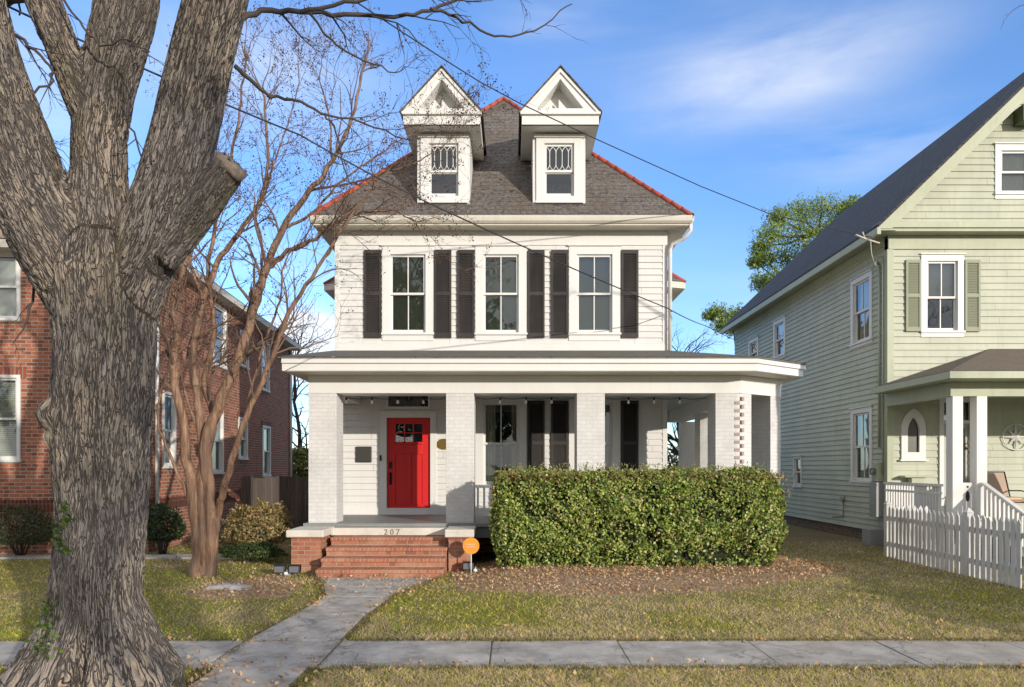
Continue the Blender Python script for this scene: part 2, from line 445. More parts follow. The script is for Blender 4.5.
def leafcloud(name, C, size, mat, palette, parent=None, jitter=.35, updir=None, aspect=.55, nbias=None):
    """C centres (N,3); diamond-shaped leaves with a fold"""
    N = len(C); a = rng.normal(size=(N, 3)); 
    if updir is not None: a = a * .7 + updir
    a /= np.linalg.norm(a, axis=1)[:, None]
    b = rng.normal(size=(N, 3))
    if nbias is not None:
        nn = nbias + rng.normal(size=(N, 3)) * .55; nn /= np.linalg.norm(nn, axis=1)[:, None]
        b = np.cross(nn, a)
    b -= a * (a * b).sum(1)[:, None]; b /= np.linalg.norm(b, axis=1)[:, None]
    s = size * (1 + jitter * rng.uniform(-1, 1, N))[:, None]
    V = np.stack([C - a * s * .5, C + b * s * aspect * .5 - a * s * .05, C + a * s * .5, C - b * s * aspect * .5 - a * s * .05], 1).reshape(-1, 3)
    pal = np.array(palette); idx = rng.integers(0, len(pal), N)
    cols = pal[idx] * rng.uniform(.75, 1.25, (N, 1))
    return npmesh(name, V, 4, mat, np.clip(cols, 0, 1), parent)

# ------------------------------------------------------------------ terrain
def sstep(a, b, x): t = np.clip((x - a) / (b - a), 0, 1); return t * t * (3 - 2 * t)
def gz(x, y):
    """ground height: a low mulched rise in front of the porch right of the steps"""
    x = np.asarray(x, float); y = np.asarray(y, float)
    r = .13 * sstep(8.6, 10.9, y) * (1 - sstep(13.5, 15, y)) * sstep(-.75, .1, x) * (1 - sstep(4.6, 6.2, x))
    r = r + .03 * (fnoise(x * .6 + 9, y * .6 + 3, 5) - .5) * sstep(6.9, 7.6, y)
    r = r - .055 * (1 - sstep(2.8, 2.95, y)) * 2.2
    r = r - .02 * sstep(-2.9, -2.7, x) * (1 - sstep(-1.7, -1.5, x)) * sstep(5, 5.3, y) * (1 - sstep(10.6, 10.8, y))
    return r
gx = np.unique(np.concatenate([np.linspace(-400, -14, 14), np.arange(-14, 14.01, .2), np.linspace(14, 400, 14)]))
gy = np.unique(np.concatenate([np.linspace(-300, -6, 10), np.linspace(-6, 2.6, 6), np.arange(2.6, 18, .2), np.linspace(18, 900, 14)]))
X, Y = np.meshgrid(gx, gy); Z = gz(X, Y)
V = np.stack([X, Y, Z], -1).reshape(-1, 3); nx = len(gx); ny = len(gy)
fs = [(j * nx + i, j * nx + i + 1, (j + 1) * nx + i + 1, (j + 1) * nx + i) for j in range(ny - 1) for i in range(nx - 1)]
me = bpy.data.meshes.new('ground'); me.from_pydata([tuple(v) for v in V], [], fs); me.materials.append(SOIL)
for p in me.polygons: p.use_smooth = True
g = bpy.data.objects.new('ground', me); COL.objects.link(g); tag(g, kind='structure')

# street and kerb in front
m = MB(); m.box(-60, 60, -7, 2.45, -.25, -.095); tag(m.build('road', ASPH), kind='structure')
m = MB(); m.box(-60, 60, 2.45, 2.62, -.25, .02); tag(m.build('kerb', CONC, bevel=.02), kind='structure')
# sidewalk slabs
m = MB(); xs = [-13.2, -11.9, -10.6, -9.3, -8.0, -6.7, -5.4, -4.1, -2.68, -1.70, -.2, 1.05, 2.35, 3.62, 4.9, 6.2, 7.5, 8.8, 10.1, 11.4]
for i, (a, b) in enumerate(zip(xs[:-1], xs[1:])):
    t = random.uniform(-.006, .006); h = .014
    m.hexa([(a + .007, 5.93, -.1), (b - .007, 5.93, -.1), (b - .007, 6.84, -.1), (a + .007, 6.84, -.1)],
           [(a + .007, 5.93, h + t), (b - .007, 5.93, h - t), (b - .007, 6.84, h - t * .5), (a + .007, 6.84, h + t)])
tag(m.build('sidewalk', CONC, bevel=.006), kind='structure')
m = MB()
def slab(q, h=.016): m.hexa([(x, y, -.12) for x, y in q], [(x, y, h) for x, y in q])
slab([(-2.55, 3.0), (-1.75, 3.0), (-1.78, 4.45), (-2.53, 4.45)])
slab([(-2.53, 4.465), (-1.78, 4.465), (-1.78, 5.915), (-2.57, 5.915)])
slab([(-2.66, 6.855), (-1.73, 6.855), (-1.74, 8.05), (-2.56, 8.05)])
slab([(-2.56, 8.065), (-1.74, 8.065), (-1.62, 9.15), (-2.50, 9.15)])
slab([(-2.50, 9.165), (-1.62, 9.165), (-1.40, 9.9), (-2.72, 9.9)])
slab([(-2.72, 9.915), (-1.39, 9.915), (-1.10, 10.72), (-3.05, 10.72)], .015)
tag(m.build('front_walkway', CONC, bevel=.008), kind='structure')
# distant brick path beside the left house
m = MB(); m.box(-14, -5.3, 13.0, 13.45, -.05, .03); tag(m.build('neighbour_path', CONC), kind='structure')
# mulch beds
def bed(name, poly, h=.012, mat=MULCH):
    me = bpy.data.meshes.new(name)
    cx = sum(p[0] for p in poly) / len(poly); cy = sum(p[1] for p in poly) / len(poly)
    vs = []; fs = []; R = 8; n = len(poly)
    for r in range(R + 1):
        for (x, y) in poly:
            k = r / R; xx = cx + (x - cx) * k; yy = cy + (y - cy) * k
            vs.append((xx, yy, float(gz(xx, yy)) + h * (1 - .98 * k ** 6)))
    for r in range(R):
        for i in range(n):
            j = (i + 1) % n; fs.append((r * n + i, (r + 1) * n + i, (r + 1) * n + j, r * n + j))
    me.from_pydata(vs, [], fs); me.materials.append(mat)
    o = bpy.data.objects.new(name, me); COL.objects.link(o); tag(o, kind='structure'); return o
def wob(pts, k=5, a=.07):
    out = []
    for i in range(len(pts)):
        p, q = pts[i], pts[(i + 1) % len(pts)]
        for j in range(k):
            t = j / k; out.append((p[0] + (q[0] - p[0]) * t + random.uniform(-a, a), p[1] + (q[1] - p[1]) * t + random.uniform(-a, a)))
    return out
BED1 = [(-.95, 10.9), (-.75, 9.6), (.8, 9.15), (2.6, 9.3), (3.9, 9.85), (4.7, 10.2), (5.5, 11.1), (5.3, 12.1), (4.4, 12.0), (1.5, 12.1), (-.9, 12.1)]
BED2 = [(-4.5, 9.25), (-3.9, 8.95), (-3.0, 9.15), (-3.1, 10.2), (-3.75, 11.1), (-4.5, 10.5)]
bed('mulch_bed', wob(BED1)); bed('mulch_bed', wob(BED2))

def inpoly(x, y, poly):
    c = np.zeros(len(x), bool); n = len(poly)
    for i in range(n):
        x1, y1 = poly[i]; x2, y2 = poly[(i + 1) % n]
        k = ((y1 > y) != (y2 > y)) & (x < (x2 - x1) * (y - y1) / (y2 - y1 + 1e-9) + x1); c ^= k
    return c
def onpath(x, y, e=.0):
    s = (y > 5.93 - e) & (y < 6.84 + e)
    l = np.interp(y, [3, 6.9, 9.0, 9.9, 10.8], [-2.55, -2.64, -2.5, -2.72, -3.05]); r = np.interp(y, [3, 6.9, 9.0, 9.9, 10.8], [-1.75, -1.73, -1.64, -1.4, -1.1])
    w = (y > 3) & (y < 10.8) & (x > l - e) & (x < r + e)
    return s | w
# ------------------------------------------------------------------ grass
def grass(N, ylo, yhi, hgt, wid):
    y = 1 / rng.uniform(1 / yhi, 1 / ylo, N); x = rng.uniform(-.82, .82, N) * y
    pn = fnoise(x * .9, y * .9, 11); pn2 = fnoise(x * 3.5, y * 3.5, 21)
    b = inpoly(x, y, BED1) | inpoly(x, y, BED2)
    keep = ~onpath(x, y, -.045 + .16 * (pn2 - .45)) & (rng.uniform(0, 1, N) < np.clip(.25 + 1.5 * pn2, 0, 1)) & (~b | (rng.uniform(0, 1, N) < .45))
    keep &= ~((x > -3.7) & (x < 4.5) & (y > 11.3)) & ~((x < -7.4) & (y > 14)) & ~((x > 8.1) & (y > 15)) & ~((np.hypot(x + 3.1, y - 5.15) < .5))
    x, y, pn, pn2 = x[keep], y[keep], pn[keep], pn2[keep]; N = len(x)
    z = gz(x, y); h = hgt * rng.uniform(.4, 1.3, N) * (.6 + .8 * pn2); an = rng.uniform(0, 2 * np.pi, N)
    lean = rng.uniform(.3, 2.0, N) * h; la = rng.uniform(0, 2 * np.pi, N); w = wid * rng.uniform(.6, 1.4, N) * (1 + .05 * y)
    B = np.stack([x, y, z - .005], 1); S = np.stack([np.cos(an) * w, np.sin(an) * w, 0 * w], 1)
    T = B + np.stack([np.cos(la) * lean, np.sin(la) * lean, h], 1)
    V = np.stack([B - S, B + S, T], 1).reshape(-1, 3)
    front = sstep(7.9, 6.9, y) if False else 0
    # green share: greener mid lawn, straw near the sidewalk edges and to the right
    dry = np.clip(.50 + .6 * b[keep] + 2.6 * (pn - .5) + .9 * (pn2 - .5) + .35 * (y < 6) + .55 * sstep(7.7, 7.0, y) * (x > -1.6) * 1.0 + .2 * sstep(1, 6, x) - .25 * (x < -2.6), 0, 1)
    r = rng.uniform(0, 1, N)
    green = np.array([.28, .34, .04]); yel = np.array([.92, .78, .15]); straw = np.array([.76, .60, .40])
    c = np.where((r < dry * .62)[:, None], straw, np.where((r < .25 + dry * .5)[:, None], yel, green)) * rng.uniform(.7, 1.25, (N, 1))
    o = npmesh('lawn_grass', V, 3, GRASSM, c); return o
def edge_grass():
    xs_, ys_ = [], []
    for yy, s in ((5.93, -1), (6.84, 1)):
        n = 16000; a = rng.uniform(-8, 8, n); k = vnoise(a * 4, a * 0 + yy, 71) * .9 + .2; xs_.append(a); ys_.append(yy + s * (rng.uniform(-.05, .06, n) * k))
    for side in (0, 1):
        n = 9000; b_ = rng.uniform(4.4, 10.7, n); e = np.interp(b_, [3, 6.9, 9, 9.9, 10.8], [-2.55, -2.64, -2.5, -2.72, -3.05] if side == 0 else [-1.75, -1.73, -1.64, -1.4, -1.1])
        xs_.append(e + (1 if side else -1) * rng.uniform(-.04, .07, n) * (vnoise(b_ * 4, b_ * 0, 73 + side) + .2)); ys_.append(b_)
    x = np.concatenate(xs_); y = np.concatenate(ys_); k = ~((x > -2.5) & (x < -1.8)); x, y = x[k], y[k]; N = len(x)
    h = rng.uniform(.015, .055, N); an = rng.uniform(0, 6.28, N); la = rng.uniform(0, 6.28, N); ln = h * rng.uniform(.2, 1.3, N); w = .0036 * rng.uniform(.6, 1.3, N)
    B = np.stack([x, y, gz(x, y)], 1); S = np.stack([np.cos(an) * w, np.sin(an) * w, 0 * w], 1); T = B + np.stack([np.cos(la) * ln, np.sin(la) * ln, h], 1)
    r = rng.uniform(0, 1, N)[:, None]; c = np.where(r < .35, np.array([.12, .09, .05]), np.where(r < .65, np.array([.20, .24, .04]), np.array([.55, .43, .24]))) * rng.uniform(.7, 1.2, (N, 1))
    return npmesh('verge_grass', np.stack([B - S, B + S, T], 1).reshape(-1, 3), 3, GRASSM, c)
tag(edge_grass(), 'longer grass and soil creeping over the sidewalk and walkway edges', 'grass', kind='stuff')
o = grass(440000, 4.4, 16, .034, .0034)
tag(o, 'short patchy winter grass, green and straw coloured, over both front lawns', 'grass', kind='stuff')

# leaf litter
def litter(N, region, zoff=.015, size=.055, label='', name='fallen_leaves'):
    x0, x1, y0, y1 = region; x = rng.uniform(x0, x1, N); y = rng.uniform(y0, y1, N)
    return x, y
pts = []
x = rng.uniform(-.95, 6.0, 16000); y = rng.uniform(9.0, 12, 16000); k = inpoly(x, y, BED1) & (rng.uniform(0, 1, 16000) < np.clip(-.1 + 1.2 * fnoise(x * 2, y * 2, 3) + .5 * (y > 10.2), 0, 1)); pts.append((x[k], y[k]))
x = rng.uniform(-5.2, -2.9, 5000); y = rng.uniform(8.8, 11.3, 5000); k = inpoly(x, y, BED2) & (rng.uniform(0, 1, 5000) < .4); pts.append((x[k], y[k]))
x = rng.uniform(-3.2, -1.0, 700); y = rng.uniform(9.3, 10.75, 700); k = rng.uniform(0, 1, 700) < .35 + .5 * (y > 10.4); pts.append((x[k], y[k]))
x = rng.uniform(-9, 8, 2600); y = rng.uniform(4.5, 13, 2600); k = ~onpath(x, y) | (rng.uniform(0, 1, 2600) < .10); pts.append((x[k], y[k]))
y = rng.uniform(5.0, 10.5, 1500); side = rng.integers(0, 2, 1500); x = np.where(side, np.interp(y, [3, 6.9, 9, 9.9, 10.8], [-1.75, -1.73, -1.64, -1.4, -1.1]), np.interp(y, [3, 6.9, 9, 9.9, 10.8], [-2.55, -2.64, -2.5, -2.72, -3.05])) + rng.normal(size=1500) * .08; k = rng.uniform(0,1,1500) < .75 * vnoise(y * 1.7, y * 0, 9); x, y = x[k], y[k]; pts.append((x, y))
x = rng.uniform(-7, 7, 1800); y = np.where(rng.integers(0, 2, 1800), 5.93, 6.84) + rng.normal(size=1800) * .06; k = rng.uniform(0,1,1800) < .6 * vnoise(x * 1.3, x * 0, 19); x, y = x[k], y[k]; pts.append((x, y))
x = -3.0 + rng.normal(size=900) * .75; y = 5.1 + rng.normal(size=900) * .6; pts.append((x, y))
x = np.concatenate([p[0] for p in pts]); y = np.concatenate([p[1] for p in pts])
C = np.stack([x, y, gz(x, y) + .012 + .03 * rng.uniform(0, 1, len(x)) + .02 * onpath(x, y)], 1)
nb = np.tile(np.array([0, 0, 1.0]), (len(C), 1))
o = leafcloud('fallen_leaves', C, .038, LITTER, [(.48, .30, .16), (.56, .40, .23), (.30, .18, .11), (.58, .44, .28), (.50, .29, .13)], nbias=nb, aspect=.6, jitter=.6)
tag(o, 'dry orange brown leaves scattered over the beds, lawn edges and walkway', 'leaf litter', kind='stuff')
# ------------------------------------------------------------------ windows and shutters
def frame_ring(m, T, u0, u1, z0, z1, w, n0, n1, wb=None, wt=None):
    wb = wb or w; wt = wt or w
    m.fbox(T, u0, u0 + w, n0, n1, z0, z1); m.fbox(T, u1 - w, u1, n0, n1, z0, z1)
    m.fbox(T, u0 + w, u1 - w, n0, n1, z0, z0 + wb); m.fbox(T, u0 + w, u1 - w, n0, n1, z1 - wt, z1)
def window(parent, T, uc, z0, z1, w, cas=.16, mats=None, muntin=(1,), blind='blind', split=.5, label=None, capw=True, sill=True, name='window', lite=1, bm=None):
    """double-hung window: w,z0,z1 = opening inside the casing"""
    tm, sm = mats or (TRIM, TRIM); u0, u1 = uc - w / 2, uc + w / 2
    m = MB()
    m.fbox(T, u0 - cas, u0, -.06, .034, z0, z1 + cas); m.fbox(T, u1, u1 + cas, -.06, .034, z0, z1 + cas)
    m.fbox(T, u0, u1, -.06, .0335, z1, z1 + cas * .98)
    if capw: m.fbox(T, u0 - cas - .03, u1 + cas + .03, -.01, .065, z1 + cas + .002, z1 + cas + .03)
    if sill: m.fbox(T, u0 - cas - .015, u1 + cas + .015, -.06, .06, z0 - .05, z0 - .002); m.fbox(T, u0 - cas, u1 + cas, -.02, .030, z0 - cas, z0 - .052)
    wn = m.build(name, tm, parent, label, bevel=.004)
    zs = z0 + (z1 - z0) * split; fw = .045
    m = MB()
    frame_ring(m, T, u0, u1, zs - .02, z1, fw, -.045, -.012)          # upper sash, outer
    frame_ring(m, T, u0, u1, z0, zs + .022, fw, -.082, -.047, wb=.07)
    for k in range(len(muntin) and muntin[0]):
        uu = u0 + (u1 - u0) * (k + 1) / (muntin[0] + 1)
        m.fbox(T, uu - .011, uu + .011, -.040, -.018, zs + .025, z1 - fw)
        if len(muntin) < 2 or muntin[1]: m.fbox(T, uu - .011, uu + .011, -.078, -.054, z0 + .07, zs - .023)
    m.build('sash', sm, wn)
    m = MB(); m.face([T(u0 + .02, -.030, zs), T(u1 - .02, -.030, zs), T(u1 - .02, -.030, z1 - .02), T(u0 + .02, -.030, z1 - .02)])
    m.face([T(u0 + .02, -.066, z0 + .03), T(u1 - .02, -.066, z0 + .03), T(u1 - .02, -.066, zs), T(u0 + .02, -.066, zs)])
    m.build('pane', GLASS, wn)
    if blind == 'blind':
        m = MB(); z = z1 - .03; lo = z0 + .03
        while z > lo:
            m.face([T(u0 + .03, -.125, z), T(u1 - .03, -.125, z), T(u1 - .03, -.150, z - .036), T(u0 + .03, -.150, z - .036)]); z -= .042
        m.build('blind', bm or BLIND, wn)
    elif blind == 'half':
        m = MB(); z = z1 - .03; lo = zs + .1
        while z > lo:
            m.face([T(u0 + .03, -.125, z), T(u1 - .03, -.125, z), T(u1 - .03, -.150, z - .036), T(u0 + .03, -.150, z - .036)]); z -= .042
        m.build('blind', bm or BLIND, wn)
    elif blind == 'curtain':
        m = MB()
        for a, b, sg in ((u0 + .01, u0 + (u1 - u0) * .34, 1), (u1 - (u1 - u0) * .2, u1 - .01, -1)):
            n = 14
            for i in range(n):
                p = a + (b - a) * i / n; q = a + (b - a) * (i + 1) / n
                o1 = -.16 + .025 * math.sin(i * 1.9); o2 = -.16 + .025 * math.sin((i + 1) * 1.9)
                m.face([T(p, o1, z0), T(q, o2, z0), T(q, o2, z1), T(p, o1, z1)])
        m.build('curtain', CURT, wn)
    elif blind == 'shade':
        m = MB(); m.face([T(u0 + .02, -.13, z0 + .02), T(u1 - .02, -.13, z0 + .02), T(u1 - .02, -.13, z1 - .02), T(u0 + .02, -.13, z1 - .02)])
        m.build('blind', CURT, wn)
    return wn
def shutter(parent, T, u0, u1, z0, z1, mat, n0=.022, label=None):
    m = MB(); w = .045; zm = z0 + (z1 - z0) * .5
    for a, b in ((u0, u0 + w), (u1 - w, u1)): m.fbox(T, a, b, n0, n0 + .034, z0, z1)
    for a, b in ((z0, z0 + .09), (zm - .035, zm + .035), (z1 - .07, z1)): m.fbox(T, u0 + w, u1 - w, n0 + .002, n0 + .032, a, b)
    for a, b in ((z0 + .09, zm - .035), (zm + .035, z1 - .07)):
        z = a
        while z < b - .01:
            m.face([T(u0 + w, n0 + .026, z), T(u1 - w, n0 + .026, z), T(u1 - w, n0 + .006, z + .04), T(u0 + w, n0 + .006, z + .04)]); z += .036
        m.face([T(u0 + w, n0 + .003, a), T(u1 - w, n0 + .003, a), T(u1 - w, n0 + .003, b), T(u0 + w, n0 + .003, b)])
    return m.build('shutter', mat, parent, label)
def text_mesh(txt, size, depth, mat, name, parent, fn, align='CENTER'):
    cu = bpy.data.curves.new('t', 'FONT'); cu.body = txt; cu.size = size; cu.extrude = depth; cu.align_x = align; cu.resolution_u = 3
    ob = bpy.data.objects.new('t', cu); COL.objects.link(ob); bpy.context.view_layer.update()
    me = bpy.data.meshes.new_from_object(ob.evaluated_get(bpy.context.evaluated_depsgraph_get()))
    bpy.data.objects.remove(ob); me.name = name
    base = Vector((0, 0, 0)); p = parent
    while p is not None: base += p.location; p = p.parent
    for v in me.vertices: v.co = Vector(fn(v.co.x, v.co.y, v.co.z)) - base
    me.materials.clear(); me.materials.append(mat)
    o = bpy.data.objects.new(name, me); COL.objects.link(o); o.parent = parent; return o

# ================================================================== MAIN HOUSE
YW = 14.35; XL, XR = -3.72, 3.26; ZE = 6.70; FL = .75
house = thing('white_house', 'white clapboard two-storey house with red front door, slate roof and two gabled dormers', 'house', (-.23, YW, 0))
TF = Fr(0, YW)
WC = [-2.185, -.231, 1.733]
HOLES = [(c - .38, c + .38, 4.55, 6.23) for c in WC]
DOOR = (-2.625, -1.72, .77, 2.78); TRANS = (-2.60, -1.76, 3.0, 3.27)
W1F = [(WC[1]), (WC[2])]
H1 = [(c - .38, c + .38, 1.36, 3.12) for c in W1F] + [(DOOR[0] - .03, DOOR[1] + .03, FL - .1, DOOR[3] + .03), TRANS]
m = MB()
m.siding(TF, XL + .09, XR - .09, FL, 3.42, .132, H1)
m.siding(TF, XL + .09, XR - .09, 4.20, 6.40, .132, HOLES)
# right side
TR = Fr(XR, YW, 0, 1); m.siding(TR, .09, 12, FL, 6.6, .132, [])
TL = Fr(XL, 26.35, 0, -1); m.siding(TL, 0, 11.9, .3, 6.6, .132, [])
m.build('siding', WHITE, house)
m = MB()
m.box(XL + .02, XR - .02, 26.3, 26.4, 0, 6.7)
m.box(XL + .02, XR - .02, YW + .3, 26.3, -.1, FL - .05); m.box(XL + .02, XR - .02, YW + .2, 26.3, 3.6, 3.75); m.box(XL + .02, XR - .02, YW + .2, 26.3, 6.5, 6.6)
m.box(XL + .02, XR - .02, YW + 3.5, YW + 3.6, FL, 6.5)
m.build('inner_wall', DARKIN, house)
m = MB()
for a, b in ((XL, XL + .1), (XR - .1, XR)):
    m.box(a, b, YW - .024, YW + .08, FL, 3.42); m.box(a, b, YW - .024, YW + .08, 4.2, 6.4)
m.box(XL, XR, YW - .028, YW, 6.402, 6.70)        # frieze
m.box(XL, XR, YW - .03, YW, 4.0, 4.33)
m.box(XL, XR, YW - .04, YW + .02, FL, FL + .14)
m.build('corner_board', TRIM, house, bevel=.004)
for c in WC:
    window(house, TF, c, 4.57, 6.21, .74, cas=.17, blind='blind', split=.5)
for c in W1F:
    window(house, TF, c, 1.38, 3.10, .74, cas=.17, blind='curtain', split=.5)
for c in WC:
    for s in (-1, 1):
        a = c + s * .735; shutter(house, TF, a - .18, a + .18, 4.46, 6.29, SHUT)
for c in W1F:
    for s in (-1, 1):
        a = c + s * .735; shutter(house, TF, a - .18, a + .18, 1.36, 3.14, SHUT)
# front door
m = MB(); u0, u1, z0, z1 = DOOR
m.fbox(TF, u0 - .14, u0 - .005, -.1, .035, FL, z1 + .12); m.fbox(TF, u1 + .005, u1 + .14, -.1, .035, FL, z1 + .12)
m.fbox(TF, u0 - .005, u1 + .005, -.1, .034, z1 + .005, z1 + .12); m.fbox(TF, u0 - .17, u1 + .17, -.02, .06, z1 + .122, z1 + .15)
frame_ring(m, TF, TRANS[0] - .05, TRANS[1] + .05, TRANS[2] - .03, TRANS[3] + .06, .05, -.05, .03)
m.fbox(TF, u0 - .16, u1 + .16, -.1, .06, FL + .001, FL + .02)
df = m.build('door_frame', TRIM, house, bevel=.004)
m = MB(); m.fbox(TF, TRANS[0], TRANS[1], -.035, -.03, TRANS[2], TRANS[3]); m.build('transom_pane', GLASS, df)
m = MB(); wl0, wl1, zl0, zl1 = u0 + .17, u1 - .17, 2.28, 2.66
m.fbox(TF, u0, wl0, -.075, -.03, z0, z1); m.fbox(TF, wl1, u1, -.075, -.03, z0, z1)
m.fbox(TF, wl0, wl1, -.075, -.03, zl1, z1); m.fbox(TF, wl0, wl1, -.075, -.03, z0, z0 + .2); m.fbox(TF, wl0, wl1, -.075, -.03, 2.02, zl0)
um = (wl0 + wl1) / 2
m.fbox(TF, um - .05, um + .05, -.075, -.03, z0 + .2, 2.02)
m.fbox(TF, wl0, um - .05, -.07, -.045, z0 + .2, 2.02); m.fbox(TF, um + .05, wl1, -.07, -.045, z0 + .2, 2.02)
m.fbox(TF, wl0 - .03, wl1 + .03, -.03, -.005, zl0 - .05, zl0 - .015)
for k in (1, 2):
    uu = wl0 + (wl1 - wl0) * k / 3; m.fbox(TF, uu - .012, uu + .012, -.07, -.034, zl0, zl1)
m.fbox(TF, wl0, wl1, -.069, -.035, (zl0 + zl1) / 2 - .012, (zl0 + zl1) / 2 + .012)
dr = m.build('door', REDD, house, 'bright red panelled front door with six small panes at the top', bevel=.005)
m = MB(); m.fbox(TF, wl0, wl1, -.060, -.055, zl0, zl1); m.build('pane', GLASS, dr)
m = MB(); hx = u0 + .07
m.fbox(TF, hx - .03, hx + .03, -.03, -.012, 1.72, 1.86); m.fbox(TF, hx - .025, hx + .025, -.03, -.015, 1.38, 1.64)
m.tube([TF(hx, -.015, 1.62), TF(hx, .04, 1.58), TF(hx, .045, 1.48), TF(hx, -.01, 1.40)], .011, 6); m.build('handle', BLACKM, dr)
m = MB(); m.fbox(TF, u0 + .01, u1 - .01, -.09, .0, FL + .002, z0 - .003); m.build('threshold', BLACKM, dr)
m = MB(); m.fbox(TF, -2.77, -2.735, .036, .058, 1.88, 2.0); m.build('doorbell', BLACKM, df)

# roof: hip
cxm = (XL + XR) / 2
E = dict(x0=-4.11, x1=3.68, y0=13.95, y1=26.8); ap0 = (cxm, 13.95 + 3.9, 11.38); ap1 = (cxm, 22.9, 11.38); ze = 6.88
c00, c10, c11, c01 = (E['x0'], E['y0'], ze), (E['x1'], E['y0'], ze), (E['x1'], E['y1'], ze), (E['x0'], E['y1'], ze)
m = MB(); m.face([c00, c10, ap0]); m.face([c10, c11, ap1, ap0]); m.face([c11, c01, ap1]); m.face([c01, c00, ap0, ap1])
roof = m.build('roof', SLATE, house)
m = MB()
def ridge(a, b, r=.055):
    a = Vector(a); b = Vector(b); n = max(2, int((b - a).length / .3))
    for i in range(n):
        p = a + (b - a) * i / n; q = a + (b - a) * (i + 1.06) / n; m.tube([p, q], [r * 1.12, r * .95], 8)
for c, a in ((c00, ap0), (c10, ap0), (c11, ap1), (c01, ap1), (ap0, ap1)): ridge(c, a)
m.build('ridge_tile', REDRIDGE, roof)
m = MB()
m.box(E['x0'] + .03, E['x1'] - .03, E['y0'] + .03, YW + .1, 6.702, 6.735); m.box(E['x0'] + .03, XL + .05, YW + .1, E['y1'], 6.702, 6.735); m.box(XR - .05, E['x1'] - .03, YW + .1, E['y1'], 6.702, 6.735)
m.build('soffit', SOFF, house)
m = MB()   # fascia and gutter
def gutter(a, b, out, z=6.735):
    """a,b plan points, out = outward unit"""
    ax, ay = a; bx, by = b; ox, oy = out
    prof = [(0, 0), (.05, 0), (.085, .04), (.095, .10), (.095, .145), (.075, .145), (.07, .10), (0, .10)]
    A = [(ax + ox * u, ay + oy * u, z + v) for u, v in prof]; B = [(bx + ox * u, by + oy * u, z + v) for u, v in prof]
    for i in range(len(prof)):
        j = (i + 1) % len(prof); m.face([A[i], B[i], B[j], A[j]])
    m.face(A[::-1]); m.face(B)
gutter((E['x0'], E['y0'] + .05), (E['x1'], E['y0'] + .05), (0, -1)); gutter((E['x0'] + .05, E['y1']), (E['x0'] + .05, E['y0']), (-1, 0)); gutter((E['x1'] - .05, E['y0']), (E['x1'] - .05, E['y1']), (1, 0))
m.box(E['x0'] + .02, E['x1'] - .02, E['y0'] + .05, E['y0'] + .075, 6.69, 6.87)
m.build('gutter', CREAM, roof)
m = MB(); m.tube([(3.66, 14.0, 6.75), (3.66, 14.0, 6.6), (3.55, 14.12, 6.47), (3.34, 14.22, 6.40), (3.30, 14.26, 6.28), (3.30, 14.26, 4.15)], .042, 8)
m.build('downspout', TRIM, house)

# side bays with own hip roofs
def bay(xa, sgn, y0, y1, d):
    m = MB(); xo = xa + sgn * d
    pl = [(xa, y0 - .55), (xo, y0), (xo, y1), (xa, y1 + .55)]
    if sgn < 0: pl = pl[::-1]
    T1 = [Fr(pl[i][0], pl[i][1], pl[i + 1][0] - pl[i][0], pl[i + 1][1] - pl[i][1]) for i in range(3)]
    for i, T in enumerate(T1):
        L = math.hypot(pl[i + 1][0] - pl[i][0], pl[i + 1][1] - pl[i][1]); m.siding(T, 0, L, 4.0, 6.7, .132)
    b = m.build('bay', WHITE, house)
    m = MB(); o = .4 * sgn
    ye = [y0 - .75, y0 - .25, y1 + .25, y1 + .75]
    P4 = [(xa, ye[0], ze), (xo + o, ye[1], ze), (xo + o, ye[2], ze), (xa, ye[3], ze)]; top = (xa - sgn * 1.0, (y0 + y1) / 2, ze + 2.1)
    for i in range(3):
        q = [P4[i], P4[i + 1], top]; m.face(q if sgn > 0 else q[::-1])
    r = m.build('bay_roof', SLATE, b)
    m = MB(); m.prism([(p[0], p[1]) for p in (P4 if sgn > 0 else P4[::-1])], 6.70, 6.872); m.build('bay_cornice', CREAM, b)
    global _m; mm = MB()
    for q in P4[1:3]: mm.tube([q, top], .05, 6)
    mm.build('bay_ridge', REDRIDGE, b)
bay(XR, 1, 19.2, 21.6, 1.15); bay(XL, -1, 19.4, 21.8, 1.15)

